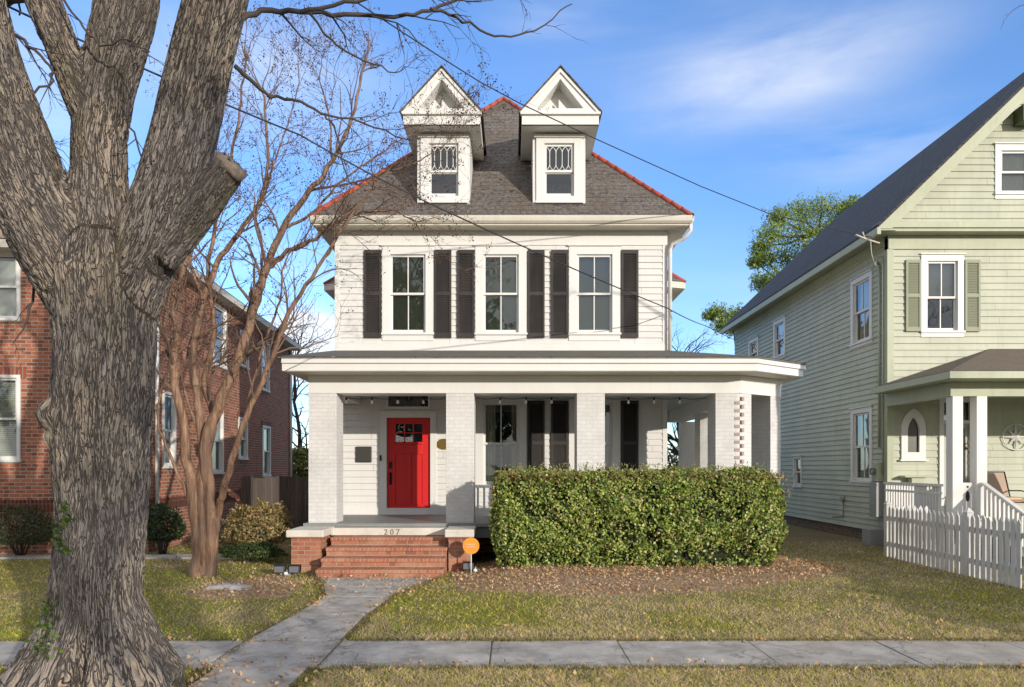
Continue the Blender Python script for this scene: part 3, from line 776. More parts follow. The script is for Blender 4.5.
# dormers
def roofy(z): return E['y0'] + (z - ze) / ((11.38 - ze) / 3.9)
def dormer(cx):
    yf = 14.30; m = MB(); hw = .55; zt = 8.72; TD = Fr(cx, yf)
    zb = ze + (yf - E['y0']) * (11.38 - ze) / 3.9
    # front wall around the window, cheeks
    m.siding(TD, -hw, hw, zb - .03, zt, 3.0, [(-.30, .30, 7.42, 8.58)])
    for s in (-1, 1):
        x = cx + s * hw; yb = roofy(zt); q = [(x, yf, zb - .05), (x, yb, zt), (x, yf, zt)]; m.face(q if s < 0 else q[::-1])
    d = m.build('dormer', SLATE if False else WHITE, house)
    # projecting gable box
    g0 = 13.90; hg = .785; z1, z2, z3 = 8.72, 8.96, 9.84
    m = MB(); yb = 15.6
    m.face([(cx - hg, g0, z1), (cx - hg, yb, z1), (cx + hg, yb, z1), (cx + hg, g0, z1)])   # soffit
    m.box(cx - hg, cx + hg, g0, g0 + .05, z1, z2 - .05); m.box(cx - hg - .03, cx + hg + .03, g0 - .05, g0 + .05, z2 - .05 + .001, z2)
    for s in (-1, 1):
        x = cx + s * hg; m.box(min(x, x - s * .04), max(x, x - s * .04), g0 + .052, yb, z1 + .001, z2)
    # face: raking boards, recessed triangle
    def tri(h, zb_, zt_): return [(cx - h, zb_), (cx + h, zb_), (cx, zt_)]
    O = tri(hg, z2, z3 - .03); I = tri(.47, z2 + .09, z2 + .09 + .60)
    for i in range(3):
        j = (i + 1) % 3
        m.extr([(O[i][0], g0, O[i][1]), (O[j][0], g0, O[j][1]), (I[j][0], g0, I[j][1]), (I[i][0], g0, I[i][1])], (0, .04, 0))
        m.face([(I[i][0], g0 + .04, I[i][1]), (I[j][0], g0 + .04, I[j][1]), (I[j][0], g0 + .36, I[j][1]), (I[i][0], g0 + .36, I[i][1])])
    m.face([(I[0][0], g0 + .36, I[0][1]), (I[1][0], g0 + .36, I[1][1]), (I[2][0], g0 + .36, I[2][1])])
    for s in (-1, 1):   # raised rake moulding
        a = Vector((cx + s * (hg + .04), g0 - .03, z2 + .0)); b = Vector((cx, g0 - .03, z3 + .02)); dn = Vector((-s * .055, 0, -.045))
        q = [a, b, b + Vector((0, 0, -.085)), a + Vector((-s * .08, 0, 0))]
        if s > 0: q = q[::-1]
        m.extr(q, (0, .03 + .003, 0))
    s1 = .2; m.extr([(cx - .02, g0 + .2, z2 + .12), (cx + .20, g0 + .2, z2 + .12), (cx - .02, g0 + .2, z2 + .38)][::1], (0, .03, 0))
    m.build('gable', TRIM, d, bevel=.004)
    m = MB(); yr = roofy(z3) + .15
    for s in (-1, 1):
        a, b = (cx + s * (hg + .06), g0 - .06, z2 - .02), (cx, g0 - .06, z3 + .04)
        q = [a, (a[0], 15.9, a[2]), (b[0], yr, b[2]), b]; q = q if s > 0 else q[::-1]
        m.extr([(p[0], p[1], p[2] + .03) for p in q], (0, 0, -.03))
    m.build('dormer_roof', SLATE, d)
    # window
    m = MB(); frame_ring(m, TD, -.48, .48, 7.30, 8.68, .17, -.05, .05, wb=.11, wt=.17)
    m.fbox(TD, -.53, .53, -.01, .09, 8.62, 8.675); m.fbox(TD, -.50, .50, .0, .08, 7.255, 7.298)
    m.build('casing', TRIM, d, bevel=.004)
    m = MB(); u0, u1, za, zz, zm = -.31, .31, 7.41, 8.51, 7.92
    frame_ring(m, TD, u0, u1, zm, zz, .05, -.03, .0); frame_ring(m, TD, u0, u1, za, zm + .03, .05, -.07, -.035, wb=.08)
    # lattice of pointed arches
    k = 4; w = (u1 - u0 - .10) / k; zl0, zl1 = zm + .05, zz - .05
    for i in range(k + 1):
        for s in (-1, 1):
            uc0 = u0 + .05 + i * w; pts = []
            for t in np.linspace(0, 1, 13):
                z = zl0 + (zl1 - zl0) * t; off = w / 2 * min(1, max(0, 1 - abs(t - .5) * 2 - .0) * 2.2) if True else 0
                off = w / 2 * (1 - (min(1, max(0, (abs(t - .5) - .28) / .22))) ** 1.6)
                uu = uc0 + s * (w / 2 - off) + 0
                uu = uc0 + s * (off)
                pts.append(TD(min(max(uu, u0 + .045), u1 - .045), -.014, z))
            m.tube(pts, .0085, 4)
    m.build('sash', TRIM, d)
    m = MB(); m.face([TD(u0 + .02, -.018, zm), TD(u1 - .02, -.018, zm), TD(u1 - .02, -.018, zz - .02), TD(u0 + .02, -.018, zz - .02)])
    m.face([TD(u0 + .02, -.052, za), TD(u1 - .02, -.052, za), TD(u1 - .02, -.052, zm + .01), TD(u0 + .02, -.052, zm + .01)]); m.build('pane', GLASS, d)
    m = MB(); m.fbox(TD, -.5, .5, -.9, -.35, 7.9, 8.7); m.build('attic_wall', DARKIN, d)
dormer(-1.46 + .03); dormer(.985)

# ------------------------------------------------------------------ porch
ZB, ZBT = 3.07, 3.39
BO = [(-3.64, 12.2), (4.09, 12.2), (5.07, 12.87), (5.07, 20.3)]           # outer line of the beam
def offset_poly(pl, d):
    out = []
    for i, p in enumerate(pl):
        def nrm(a, b): L = math.hypot(b[0] - a[0], b[1] - a[1]); return ((b[1] - a[1]) / L, -(b[0] - a[0]) / L)
        ns = []
        if i > 0: ns.append(nrm(pl[i - 1], p))
        if i < len(pl) - 1: ns.append(nrm(p, pl[i + 1]))
        if len(ns) == 1: out.append((p[0] + ns[0][0] * d, p[1] + ns[0][1] * d))
        else:
            bx, by = ns[0][0] + ns[1][0], ns[0][1] + ns[1][1]; k = 2 / (bx * bx + by * by); out.append((p[0] + bx * d * k, p[1] + by * d * k))
    return out
m = MB()
def strip(o1, o2, z0, z1):
    for i in range(len(o1) - 1):
        m.hexa([(*o1[i], z0), (*o1[i + 1], z0), (*o2[i + 1], z0), (*o2[i], z0)], [(*o1[i], z1), (*o1[i + 1], z1), (*o2[i + 1], z1), (*o2[i], z1)])
inn = offset_poly(BO, -.50)
strip(BO, inn, ZB, ZBT)
strip(offset_poly(BO, .012), BO, ZBT - .10, ZBT)
m.box(-3.64, -3.16, 12.702, YW - .03, ZB, ZBT); m.box(XR + .01, 4.56, 19.9, 20.3, ZB, ZBT)
m.build('porch_beam', TRIM, house)
m = MB(); co = offset_poly(BO, .1); fo = offset_poly(BO, .5)
fo = [(-3.95, 11.72), (4.20, 11.72), (5.33, 12.50), (5.42, 20.7)]
# ceiling/soffit sheet
cp = [(-3.92, 11.74), (4.18, 11.74), (5.30, 12.52), (5.39, 20.6), (XR, 20.6), (XR, YW - .03), (-3.9, YW - .03)]
m.prism(cp, ZBT + .002, ZBT + .03); m.build('porch_soffit', SOFF, house)
ip = [inn[0], inn[1], inn[2], (4.57, 19.9), (XR + .02, 19.9), (XR + .02, YW - .04), (-3.15, YW - .04), (-3.15, 12.7)]
m = MB(); m.prism(ip, ZBT - .025, ZBT); m.build('porch_ceiling', CEILP, house)
m = MB()
strip(fo, offset_poly(fo, -.03), 3.40, 3.62); m.box(-3.95, -3.92, 11.752, YW, 3.40, 3.62)
strip(offset_poly(fo, .035), fo, 3.53, 3.61)
m.build('porch_fascia', TRIM, house, bevel=.005)
# porch roof
m = MB(); eo = offset_poly(fo, .05); eo[0] = (-4.0, 11.67); eo[1] = (4.23, 11.67); zt = 4.20
q = [(eo[0], (-3.72, YW)), (eo[1], (XR, YW))]
m.face([(*eo[0], 3.64), (*eo[1], 3.64), (XR, YW, zt), (XL, YW, zt)])
m.face([(*eo[1], 3.64), (*eo[2], 3.64), (XR, YW, zt)]); m.face([(*eo[2], 3.64), (*eo[3], 3.64), (XR, 20.7, zt), (XR, YW, zt)])
m.face([(*eo[0], 3.64), (XL, YW, zt), (-4.0, YW, 3.64)])
strip(eo, offset_poly(eo, -.06), 3.61, 3.637)
m.face([(-4.0, 11.67, 3.60), (-4.0, 11.67, 3.64), (-4.0, YW, 3.64), (-4.0, YW, 3.60)])
m.build('porch_roof', SHGREY, house)
# columns (painted brick)
def col(x0, x1, y0, y1, z0=FL, name='porch_column', label=None):
    m = MB(); m.box(x0, x1, y0, y1, z0, ZB - .001); return m.build(name, PBRICK, house, label, bevel=.006)
for x0 in (-3.64, -1.18, 1.16): col(x0, x0 + .50, 12.21, 12.71)
# corner pier: obtuse corner with toothed bricks
def lerp(a, b, t): return (a[0] + (b[0] - a[0]) * t, a[1] + (b[1] - a[1]) * t)
B1, C1 = BO[1], BO[2]; bi = inn[1]; ci = inn[2]
L = math.hypot(C1[0] - B1[0], C1[1] - B1[1]); dx, dy = (C1[0] - B1[0]) / L, (C1[1] - B1[1]) / L
e1 = (B1[0] + dx * .30, B1[1] + dy * .30); e2 = (e1[0] - dy * .42, e1[1] + dx * .42)
m = MB(); m.prism([(3.64, 12.21), (B1[0] - .06, 12.21), (B1[0] + .05, 12.245), (e1[0], e1[1] + .01), e2, (3.64, 12.71)], FL, ZB - .001)
cc = m.build('porch_column', PBRICK, house, 'obtuse corner column with a zigzag edge of bare bricks', bevel=.004)
m = MB(); z = FL + .02; k = 0
while z < ZB - .07:
    if k % 2 == 0:
        m.hexa([(B1[0] - .11, 12.200, z), (B1[0] - .02, 12.200, z), (B1[0] - .02, 12.26, z), (B1[0] - .11, 12.26, z)], [(B1[0] - .11, 12.200, z + .055), (B1[0] - .02, 12.200, z + .055), (B1[0] - .02, 12.26, z + .055), (B1[0] - .11, 12.26, z + .055)])
    else:
        a = (B1[0] + .005, B1[1] + .0); b = (a[0] + dx * .065, a[1] + dy * .065)
        m.hexa([(a[0] + dy * .012, a[1] - dx * .012, z), (b[0] + dy * .012, b[1] - dx * .012, z), (b[0] - dy * .05, b[1] + dx * .05, z), (a[0] - dy * .05, a[1] + dx * .05, z)], [(a[0] + dy * .012, a[1] - dx * .012, z + .062), (b[0] + dy * .012, b[1] - dx * .012, z + .062), (b[0] - dy * .05, b[1] + dx * .05, z + .062), (a[0] - dy * .05, a[1] + dx * .05, z + .062)])
    z += .07; k += 1
m.build('toothed_brick', paint('bare_brick', (.38, .29, .26), dirt=.3, streak=False), cc)
f1 = (C1[0] - dx * .32, C1[1] - dy * .32); f2 = (f1[0] - dy * .42, f1[1] + dx * .42)
m = MB(); m.prism([(f1[0], f1[1] + .01), (C1[0] - .01, C1[1] + .0), (C1[0] - .01, C1[1] + .45), (C1[0] - .45, C1[1] + .45), f2], FL, ZB - .001); m.build('porch_column', PBRICK, house, bevel=.004)
col(4.57, 5.06, 16.6, 17.1); m = MB(); m.box(4.95, 5.75, 19.92, 20.3, FL, ZB - .001); m.build('porch_column', WHITE, house)
# porch floor
pf = [(-3.70, 12.10), (4.10, 12.10), (5.15, 12.82), (5.15, 20.35), (XR, 20.35), (XR, YW), (-3.70, YW)]
m = MB(); m.prism(pf, FL - .06, FL); m.build('porch_floor', FLOORP, house, bevel=.006)
m = MB(); po = [(-.72, 12.16), (4.06, 12.16), (5.08, 12.86), (5.08, 20.3)]
strip(po, offset_poly(po, -.06), FL - .26, FL - .062)
m.build('porch_skirt', GREYP, house)
m = MB()
for x in (.6, 2.6, 4.0): m.box(x - .2, x + .2, 12.3, 12.7, -.1, FL - .07)
m.box(-3.7, -3.3, 12.3, YW, -.1, FL - .27); m.box(-.75, 4.9, 13.6, 13.7, -.1, FL - .07)
m.build('foundation', BRICKL, house)
# railing behind the hedge
m = MB()
def rail(T, L, zt, zb, sp=.115):
    m.fbox(T, 0, L, -.04, .04, zt - .05, zt); m.fbox(T, 0, L, -.03, .03, zb, zb + .05)
    n = int(L / sp)
    for i in range(n): u = L * (i + .5) / n; m.fbox(T, u - .019, u + .019, -.019, .019, zb + .05, zt - .05)
rail(Fr(-.68, 12.45), 1.84, 1.42, .86); m.build('porch_railing', TRIM, house)
m = MB(); rail(Fr(1.66, 12.45), 1.98, 1.42, .86); m.build('porch_railing', TRIM, house)
# sill with number, brick steps and piers
m = MB(); m.box(-3.17, -1.085, 11.93, 12.095, .555, FL - .065); sl = m.build('step_sill', STONE, house, bevel=.008)
numm = simple('number_stone', (.22, .18, .14), .8)
for k, ch_ in enumerate('207'): text_mesh(ch_, .14, .006, numm, 'house_number', sl, lambda x, y, z, k=k: (-2.20 + .105 * k + x, 11.925 - z, .57 + y))
m = MB(); run = .30; rise = .14
tr = []
for k in range(4):
    yf = 11.65 - k * run; zt = .55 - k * rise; m.cur = 0
    m.box(-3.09, -1.09, yf + .02, (11.95 if k == 0 else yf + run + .018), -.1, zt - .062)
    tr.append((yf, zt))
stp = m.build('brick_steps', BRICKS, house)
m = MB()
for k, (yf, zt) in enumerate(tr): m.box(-3.10, -1.08, yf, yf + run + (.01 if k else -.02), zt - .06, zt)
m.build('step_tread', BRICKSV, stp, bevel=.008)
m = MB(); m.box(-3.69, -3.20, 11.42, 12.08, -.1, .575); pr = m.build('step_pier', BRICKS, house)
m = MB(); m.box(-3.76, -3.13, 11.34, 12.09, .577, .70); m.build('pier_cap', STONE, pr, bevel=.02)
m = MB(); m.box(-1.06, -.70, 11.42, 12.08, -.1, .575); pr = m.build('step_pier', BRICKS, house)
m = MB(); m.box(-1.12, -.63, 11.34, 12.09, .577, .71); m.build('pier_cap', STONE, pr, bevel=.02)

# ------------------------------------------------------------------ small things on the house
m = MB(); m.fbox(TF, -3.27, -2.94, .02, .06, 1.85, 2.18); o = m.build('wall_plaque', simple('dark_bronze', (.06, .055, .05), .5, .3), bevel=.01)
tag(o, 'square dark plaque on the white siding left of the red door', 'plaque')
m = MB(); ring = [TF(-1.43 + .15 * math.cos(a), .03, 2.23 + .115 * math.sin(a)) for a in np.linspace(0, 2 * math.pi, 20, endpoint=False)]
m.extr(ring, (0, .02, 0)); o = m.build('oval_plaque', BRASS); tag(o, 'oval brass plaque on the siding right of the red door', 'plaque')
def lantern(x, y, zt, drop, label, s=1.0, grp='hanging porch lanterns'):
    t = thing('porch_lantern', label, 'lantern', (x, y, zt), grp)
    m = MB(); m.tube([(x, y, zt), (x, y, zt - drop)], .008, 5); m.lathe((x, y, zt - .02), [(.0, .02), (.05, .02), (.05, 0), (.0, 0)], 10); m.build('hanger', BLACKM, t)
    z = zt - drop; m = MB(); m.lathe((x, y, z), [(0, .03), (.03 * s, .02), (.09 * s, -.05 * s), (.085 * s, -.06 * s), (0, -.06 * s)], 6); m.lathe((x, y, z - .28 * s), [(0, 0), (.05 * s, 0), (.055 * s, .02), (0, .02)], 6)
    for q in range(6):
        a = q * math.pi / 3; m.tube([(x + .05 * s * math.cos(a), y + .05 * s * math.sin(a), z - .27 * s), (x + .08 * s * math.cos(a), y + .08 * s * math.sin(a), z - .06 * s)], .006, 4)
    m.build('lantern_frame', BLACKM, t)
    m = MB(); m.lathe((x, y, z - .26 * s), [(.045 * s, 0), (.07 * s, .19 * s)], 6); m.build('lantern_glass', GLASS, t)
lantern(-1.99, 13.2, ZBT - .03, .10, 'small clear glass lantern hanging in front of the red door transom', .9)
lantern(3.62, 16.3, ZBT - .03, .42, 'black lantern hanging deep in the side porch beside the corner of the siding')
# string lights along the beam
t = thing('string_lights', 'string of clear bulbs sagging under the porch beam across all the bays', 'string lights', (0, 12.8, 3.05))
m = MB(); pts = []; bul = []
X0 = -3.1
while X0 < 3.6:
    for k in range(5): u = k / 5; pts.append((X0 + .48 * u, 12.78, 3.05 - .03 * 4 * u * (1 - u)))
    bul.append(X0); X0 += .48
pts.append((X0, 12.78, 3.05)); m.tube(pts, .006, 4); m.build('cord', BLACKM, t)
for i, bx in enumerate(bul):
    if any(a - .02 < bx * 1.0 < a + .52 for a in (-1.18, 1.16)): pass
    m = MB(); m.lathe((bx, 12.78, 2.97), [(.0, .08), (.018, .08), (.018, .035), (0, .035)], 8); m.build('socket', BLACKM, t)
    m = MB(); m.lathe((bx, 12.78, 2.93), [(0, 0), (.018, .008), (.026, .03), (.022, .055), (.012, .075)], 8); m.build('bulb', BULBG, t)

# ================================================================== GREEN HOUSE
gh = thing('green_house', 'sage green clapboard house on the right with dark gable roof and front porch', 'house', (12.4, 15.3, 0))
GY = 15.3; GX = 8.42; GYB = 25.8; GXR = 16.56; GE = 6.95; apx = (GX + GXR) / 2
TG = Fr(0, GY); TS = Fr(GX, GYB, 0, -1)
LS = GYB - GY
def su(Yv): return GYB - Yv
gw = [(9.63, 4.80, 6.36, .66)]
m = MB()
m.siding(TG, GX + .11, GXR, .62, 6.62, .15, [(9.28, 9.98, 4.78, 6.38), (8.82, 9.12, 2.05, 2.92)] + [(9.62, 10.22, .62, 3.3)])
sl_ = (11.24 - 7.1) / (apx - GX)
m.siding(Fr(0, GY - .02), GX, GXR, 7.16, 11.1, .15, [(10.92, 11.62, 7.86, 8.84)], urange=lambda z: (GX + max(0, (z - 7.14) / sl_), GXR - max(0, (z - 7.14) / sl_)))
SW = [(16.43, 4.78, 6.23, .76), (16.43, 1.42, 3.05, .76), (21.46, 5.25, 6.27, .72), (23.76, 5.35, 6.1, .72), (20.1, 1.2, 2.0, .45)]
m.siding(TS, 0, LS - .11, .27, 6.9, .128, [(su(a) - w / 2 - .01, su(a) + w / 2 + .01, b - .01, c + .01) for a, b, c, w in SW])
m.build('siding', GREEN, gh)
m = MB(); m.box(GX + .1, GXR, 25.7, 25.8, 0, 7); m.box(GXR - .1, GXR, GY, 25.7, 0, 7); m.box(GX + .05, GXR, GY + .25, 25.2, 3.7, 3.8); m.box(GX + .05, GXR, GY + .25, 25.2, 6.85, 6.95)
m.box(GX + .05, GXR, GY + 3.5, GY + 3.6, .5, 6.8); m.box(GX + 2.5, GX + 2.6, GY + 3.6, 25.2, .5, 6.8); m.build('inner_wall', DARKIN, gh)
m = MB(); m.box(GX - .03, GX + .12, GY - .03, GY + .12, .25, 6.62); m.box(GX - .005, GXR, GY - .035, GY, 6.622, 6.98); m.box(GX - .03, GX - .0, GY + .125, GYB, 6.75, 6.93)
m.build('corner_board', GREENT, gh, bevel=.004)
m = MB(); m.box(GX + .02, GXR, GY + .02, GY + .1, -.1, .60); m.box(GX + .02, GX + .12, GY + .1, GYB, -.1, .265); m.build('foundation', brick('brown_brick', (.22, .15, .10), (.17, .12, .08), (.10, .08, .06), (.22, .19, .16)), gh)
# pent cornice
m = MB(); m.box(GX - .36, GXR + .4, GY - .34, GY - .022, 7.0, 7.13); m.box(GX - .36, GXR + .4, GY - .30, GY - .037, 6.93, 7.0)
m.box(GX - .38, GX - .0, GY - .34, GYB + .3, 6.935, 6.965)
m.build('cornice', GREENT, gh, bevel=.005)
# roof
m = MB(); ey = GY - .38; ez = 6.97; ex = GX - .42; sl = (11.3 - ez) / (apx - ex); az = ez + sl * (apx - ex)
m.extr([(ex, ey, ez + .09), (ex, GYB + .35, ez + .09), (apx, GYB + .35, az + .09), (apx, ey, az + .09)][::-1], (0, 0, -.07))
m.extr([(2 * apx - ex, ey, ez + .09), (2 * apx - ex, GYB + .35, ez + .09), (apx, GYB + .35, az + .09), (apx, ey, az + .09)], (0, 0, -.07))
gr = m.build('roof', SHDARK, gh)
m = MB()
for s in (0, 1):
    def fx(x): return x if s == 0 else 2 * apx - x
    q = [(fx(ex), ey + .03, ez + .0), (fx(apx), ey + .03, az + .0), (fx(apx), ey + .03, az - .30), (fx(ex + .30 / sl), ey + .03, ez)]
    if s == 0: q = q[::-1]
    m.extr(q, (0, .05, 0))
    q = [(fx(ex), ey + .01, ez + .015), (fx(apx), ey + .01, az + .015), (fx(apx), ey + .01, az - .08), (fx(ex + .08 / sl), ey + .01, ez + .015)]
    if s == 0: q = q[::-1]
    m.extr(q, (0, .02, 0))
    q = [(fx(ex), ey + .08, ez - .0), (fx(apx), ey + .08, az - .0), (fx(apx), GY, az - .0), (fx(ex), GY, ez - .0)]
    m.face(q)
m.build('rake_board', GREENT, gr)
m = MB(); m.box(ex - .02, ex + .06, ey, GYB + .35, ez - .13, ez + .02); m.build('eave_board', GREENT, gr)
m = MB(); m.fbox(Fr(0, GY - .02), 11.75, 13.05, .016, .09, 9.3, 9.75); m.box(11.2, 11.6, GY - .35, GY - .04, 9.35, 9.7); m.build('gable_vent', paint('dark_green', (.10, .13, .07)), gh)
# windows
window(gh, TG, 9.63, 4.80, 6.36, .68, cas=.14, blind='half', bm=BLINDW, split=.48, label='upstairs front window of the green house with a raised pale blind')
window(gh, Fr(0, GY - .02), 11.27, 7.88, 8.82, .68, cas=.14, blind='shade', split=.5, muntin=(0,))
for i, (a, b, c, w) in enumerate(SW):
    window(gh, TS, su(a), b, c, w, cas=.12 if w > .5 else .07, bm=BLINDW, blind=['shade', 'blind', 'half', 'blind', None][i], split=.5, muntin=(1,) if i < 2 else (0,))
for a in (9.63 - .66, 9.63 + .66): shutter(gh, TG, a - .17, a + .17, 4.78, 6.38, SHUTG)
# gothic window, door, star
m = MB(); gc = 8.97
def gothic(hw, z0, zs, zt, k=7):
    R = ((zt - zs) ** 2 + hw ** 2) / (2 * hw); pts = [(-hw, z0), (hw, z0), (hw, zs)]
    amax = math.asin((zt - zs) / R)
    for i in range(1, k): a = amax * i / k; pts.append((hw - R + R * math.cos(a), zs + R * math.sin(a)))
    pts.append((0, zt))
    for i in range(k - 1, 0, -1): a = amax * i / k; pts.append((-(hw - R + R * math.cos(a)), zs + R * math.sin(a)))
    pts.append((-hw, zs)); return pts
A = gothic(.27, 1.92, 2.62, 3.06); Bq = gothic(.13, 2.08, 2.55, 2.86)
for i in range(len(A)):
    j = (i + 1) % len(A); m.extr([TG(gc + A[i][0], .05, A[i][1]), TG(gc + A[j][0], .05, A[j][1]), TG(gc + Bq[j][0], .05, Bq[j][1]), TG(gc + Bq[i][0], .05, Bq[i][1])], (0, .1, 0))
m.fbox(TG, gc - .31, gc + .31, .0, .09, 1.88, 1.92)
gwin = m.build('gothic_window', TRIM, gh, 'small white pointed-arch window beside the green house door')
m = MB(); m.face([TG(gc + x, .0, z) for x, z in Bq]); m.build('pane', simple('leaded_glass', (.05, .045, .03), .3), gwin)
m = MB(); m.fbox(TG, 9.55, 9.65, -.05, .05, .62, 3.3); m.fbox(TG, 10.25, 10.35, -.05, .05, .62, 3.3); m.fbox(TG, 9.65, 10.25, -.05, .049, 3.2, 3.3); m.fbox(TG, 9.65, 10.25, -.05, .03, 2.72, 2.80)
gdf = m.build('door_frame', TRIM, gh, bevel=.004)
m = MB(); frame_ring(m, TG, 9.65, 10.25, .64, 2.72, .10, -.04, -.01, wb=.7); gd = m.build('door', paint('grey_door', (.45, .46, .44)), gh)
m = MB(); m.fbox(TG, 9.75, 10.15, -.03, -.028, 1.34, 2.62); m.fbox(TG, 9.65, 10.25, -.03, -.028, 2.80, 3.2); m.build('pane', GLASS, gd)
# green porch
ge0 = (8.05, 12.55); pz = 3.52; pw = 4.40
m = MB(); m.face([(8.05, 12.55, pz), (17, 12.55, pz), (14.55, GY, pw), (10.70, GY, pw)]); m.face([(8.05, GY, pz), (8.05, 12.55, pz), (10.70, GY, pw)])
m.build('porch_roof', SHBROWN, gh)
m = MB(); m.box(8.04, 17, 12.54, 12.59, pz - .14, pz - .008); m.box(8.04, 8.09, 12.592, GY, pz - .14, pz - .008)
m.prism([(8.09, 12.59), (17, 12.59), (17, GY - .04), (8.09, GY - .04)], pz - .145, pz - .12)
m.box(8.36, 17, 13.02, 13.22, 3.10, 3.372); m.box(8.36, 8.50, 13.222, GY - .03, 3.10, 3.372)
m.build('porch_beam', GREENT, gh, bevel=.004)
GF = .62
for x in (8.40, 8.86, 11.6):
    m = MB(); m.box(x, x + .20, 13.02, 13.22, GF, 3.10); m.box(x - .03, x + .23, 12.99, 13.25, GF, GF + .12); m.build('porch_column', TRIM, gh, bevel=.005)
m = MB(); m.prism([(8.25, 12.9), (17, 12.9), (17, GY - .03), (8.25, GY - .03)], GF - .08, GF); m.box(8.35, 17, 13.05, 13.1, -.1, GF - .08); m.build('porch_floor', GREYP, gh)
m = MB(); T = Fr(8.33, GY - .05, 0, -1); rail(T, 2.0, 1.42, .74, .10); m.fbox(T, 0, 2.0, -.02, .02, 1.22, 1.26)
m.build('porch_railing', TRIM, gh)
m = MB(); m.fbox(Fr(0, 13.1), 8.60, 8.86, -.012, .012, .70, 1.45)   # carved panel between the two columns
pn_ = m.build('railing_panel', TRIM, gh)
m = MB(); cxp = 8.73
m.extr([(cxp + .038 * math.cos(a) * (1 if math.sin(a) < 0 else 1), 13.086, 1.18 + (.11 if math.sin(a) > 0 else .09) * math.sin(a)) for a in np.linspace(0, 2 * math.pi, 16, endpoint=False)], (0, -.004, 0))
m.extr([(cxp + .02 * math.cos(a), 13.086, 1.37 + .02 * math.sin(a)) for a in np.linspace(0, 2 * math.pi, 10, endpoint=False)], (0, -.004, 0)); m.build('panel_cutout', simple('cutout_dark', (.02, .02, .02), .9), pn_)
# stairs and raking rails
m = MB()
for k in range(3): m.box(9.08, 10.3, 12.55 - .3 * k, 12.85 - .3 * k + .3 * 0, -.05, GF - .155 * (k + 1))
m.build('porch_stairs', GREYP, gh)
for x in (8.97, 10.38):
    m = MB(); a = Vector((x, 12.98, 1.46)); b = Vector((x, 11.75, .86))
    def skew(p, q, w, h): m.hexa([(x - w, q.y, q.z - h), (x + w, q.y, q.z - h), (x + w, p.y, p.z - h), (x - w, p.y, p.z - h)], [(x - w, q.y, q.z), (x + w, q.y, q.z), (x + w, p.y, p.z), (x - w, p.y, p.z)])
    skew(a, b, .045, .05); skew(a - Vector((0, 0, .62)), b - Vector((0, 0, .62)), .03, .05)
    for i in range(11):
        t_ = (i + .5) / 11; p = a.lerp(b, t_); m.box(x - .018, x + .018, p.y - .03, p.y + .03, p.z - .66, p.z - .05)
    m.box(x - .05, x + .05, 11.68, 11.78, -.05, 1.0)
    m.build('stair_railing', TRIM, gh, bevel=.003)
# compass star
t = thing('compass_star', 'white round compass star hung on the green porch wall', 'wall ornament', (11.25, GY - .06, 2.42))
m = MB(); sx, sz = 11.25, 2.42
m.tube([(sx + .29 * math.cos(a), GY - .05, sz + .29 * math.sin(a)) for a in np.linspace(0, 2 * math.pi, 33)], .010, 6)
m.build('ring', simple('white_metal', (.75, .75, .7), .4), t)
m = MB()
for k in range(8):
    a = k * math.pi / 4 + math.pi / 8 * 0; R = .33 if k % 2 == 0 else .24; w = .055
    tip = (sx + R * math.cos(a), GY - .045, sz + R * math.sin(a))
    for s in (-1, 1):
        q = (sx + w * math.cos(a + s * math.pi / 4), GY - .045, sz + w * math.sin(a + s * math.pi / 4)); ctr = (sx, GY - .085, sz)
        f = [ctr, q, tip]; m.face(f if s < 0 else f[::-1])
m.build('star', MATS['white_metal'], t)
# wreath
t = MB(); rr = random.Random(3)
for k in range(90):
    a = rr.uniform(0, 6.283); r = .15 + rr.uniform(-.04, .04); c = (9.96 + r * math.cos(a), GY - .01 + rr.uniform(-.05, .02), 2.2 + r * 1.1 * math.sin(a)); s = rr.uniform(.02, .04)
    t.cur = rr.randint(0, 1); t.face([(c[0] - s, c[1], c[2]), (c[0], c[1] - s * .6, c[2] - s), (c[0] + s, c[1], c[2]), (c[0], c[1] + s * .3, c[2] + s)])
o = t.build('door_wreath', [simple('wreath_orange', (.55, .16, .06), .8), simple('wreath_green', (.10, .12, .05), .8)]); tag(o, 'orange and green wreath on the green house front door', 'wreath')
# wall shelf
m = MB(); m.fbox(TG, 8.66, 9.30, .03, .26, 1.52, 1.56); m.fbox(TG, 8.84, 9.12, .03, .20, 1.30, 1.52); o = m.build('wall_shelf', GREENT, bevel=.004); tag(o, 'sage green wall shelf under the pointed-arch window', 'shelf')
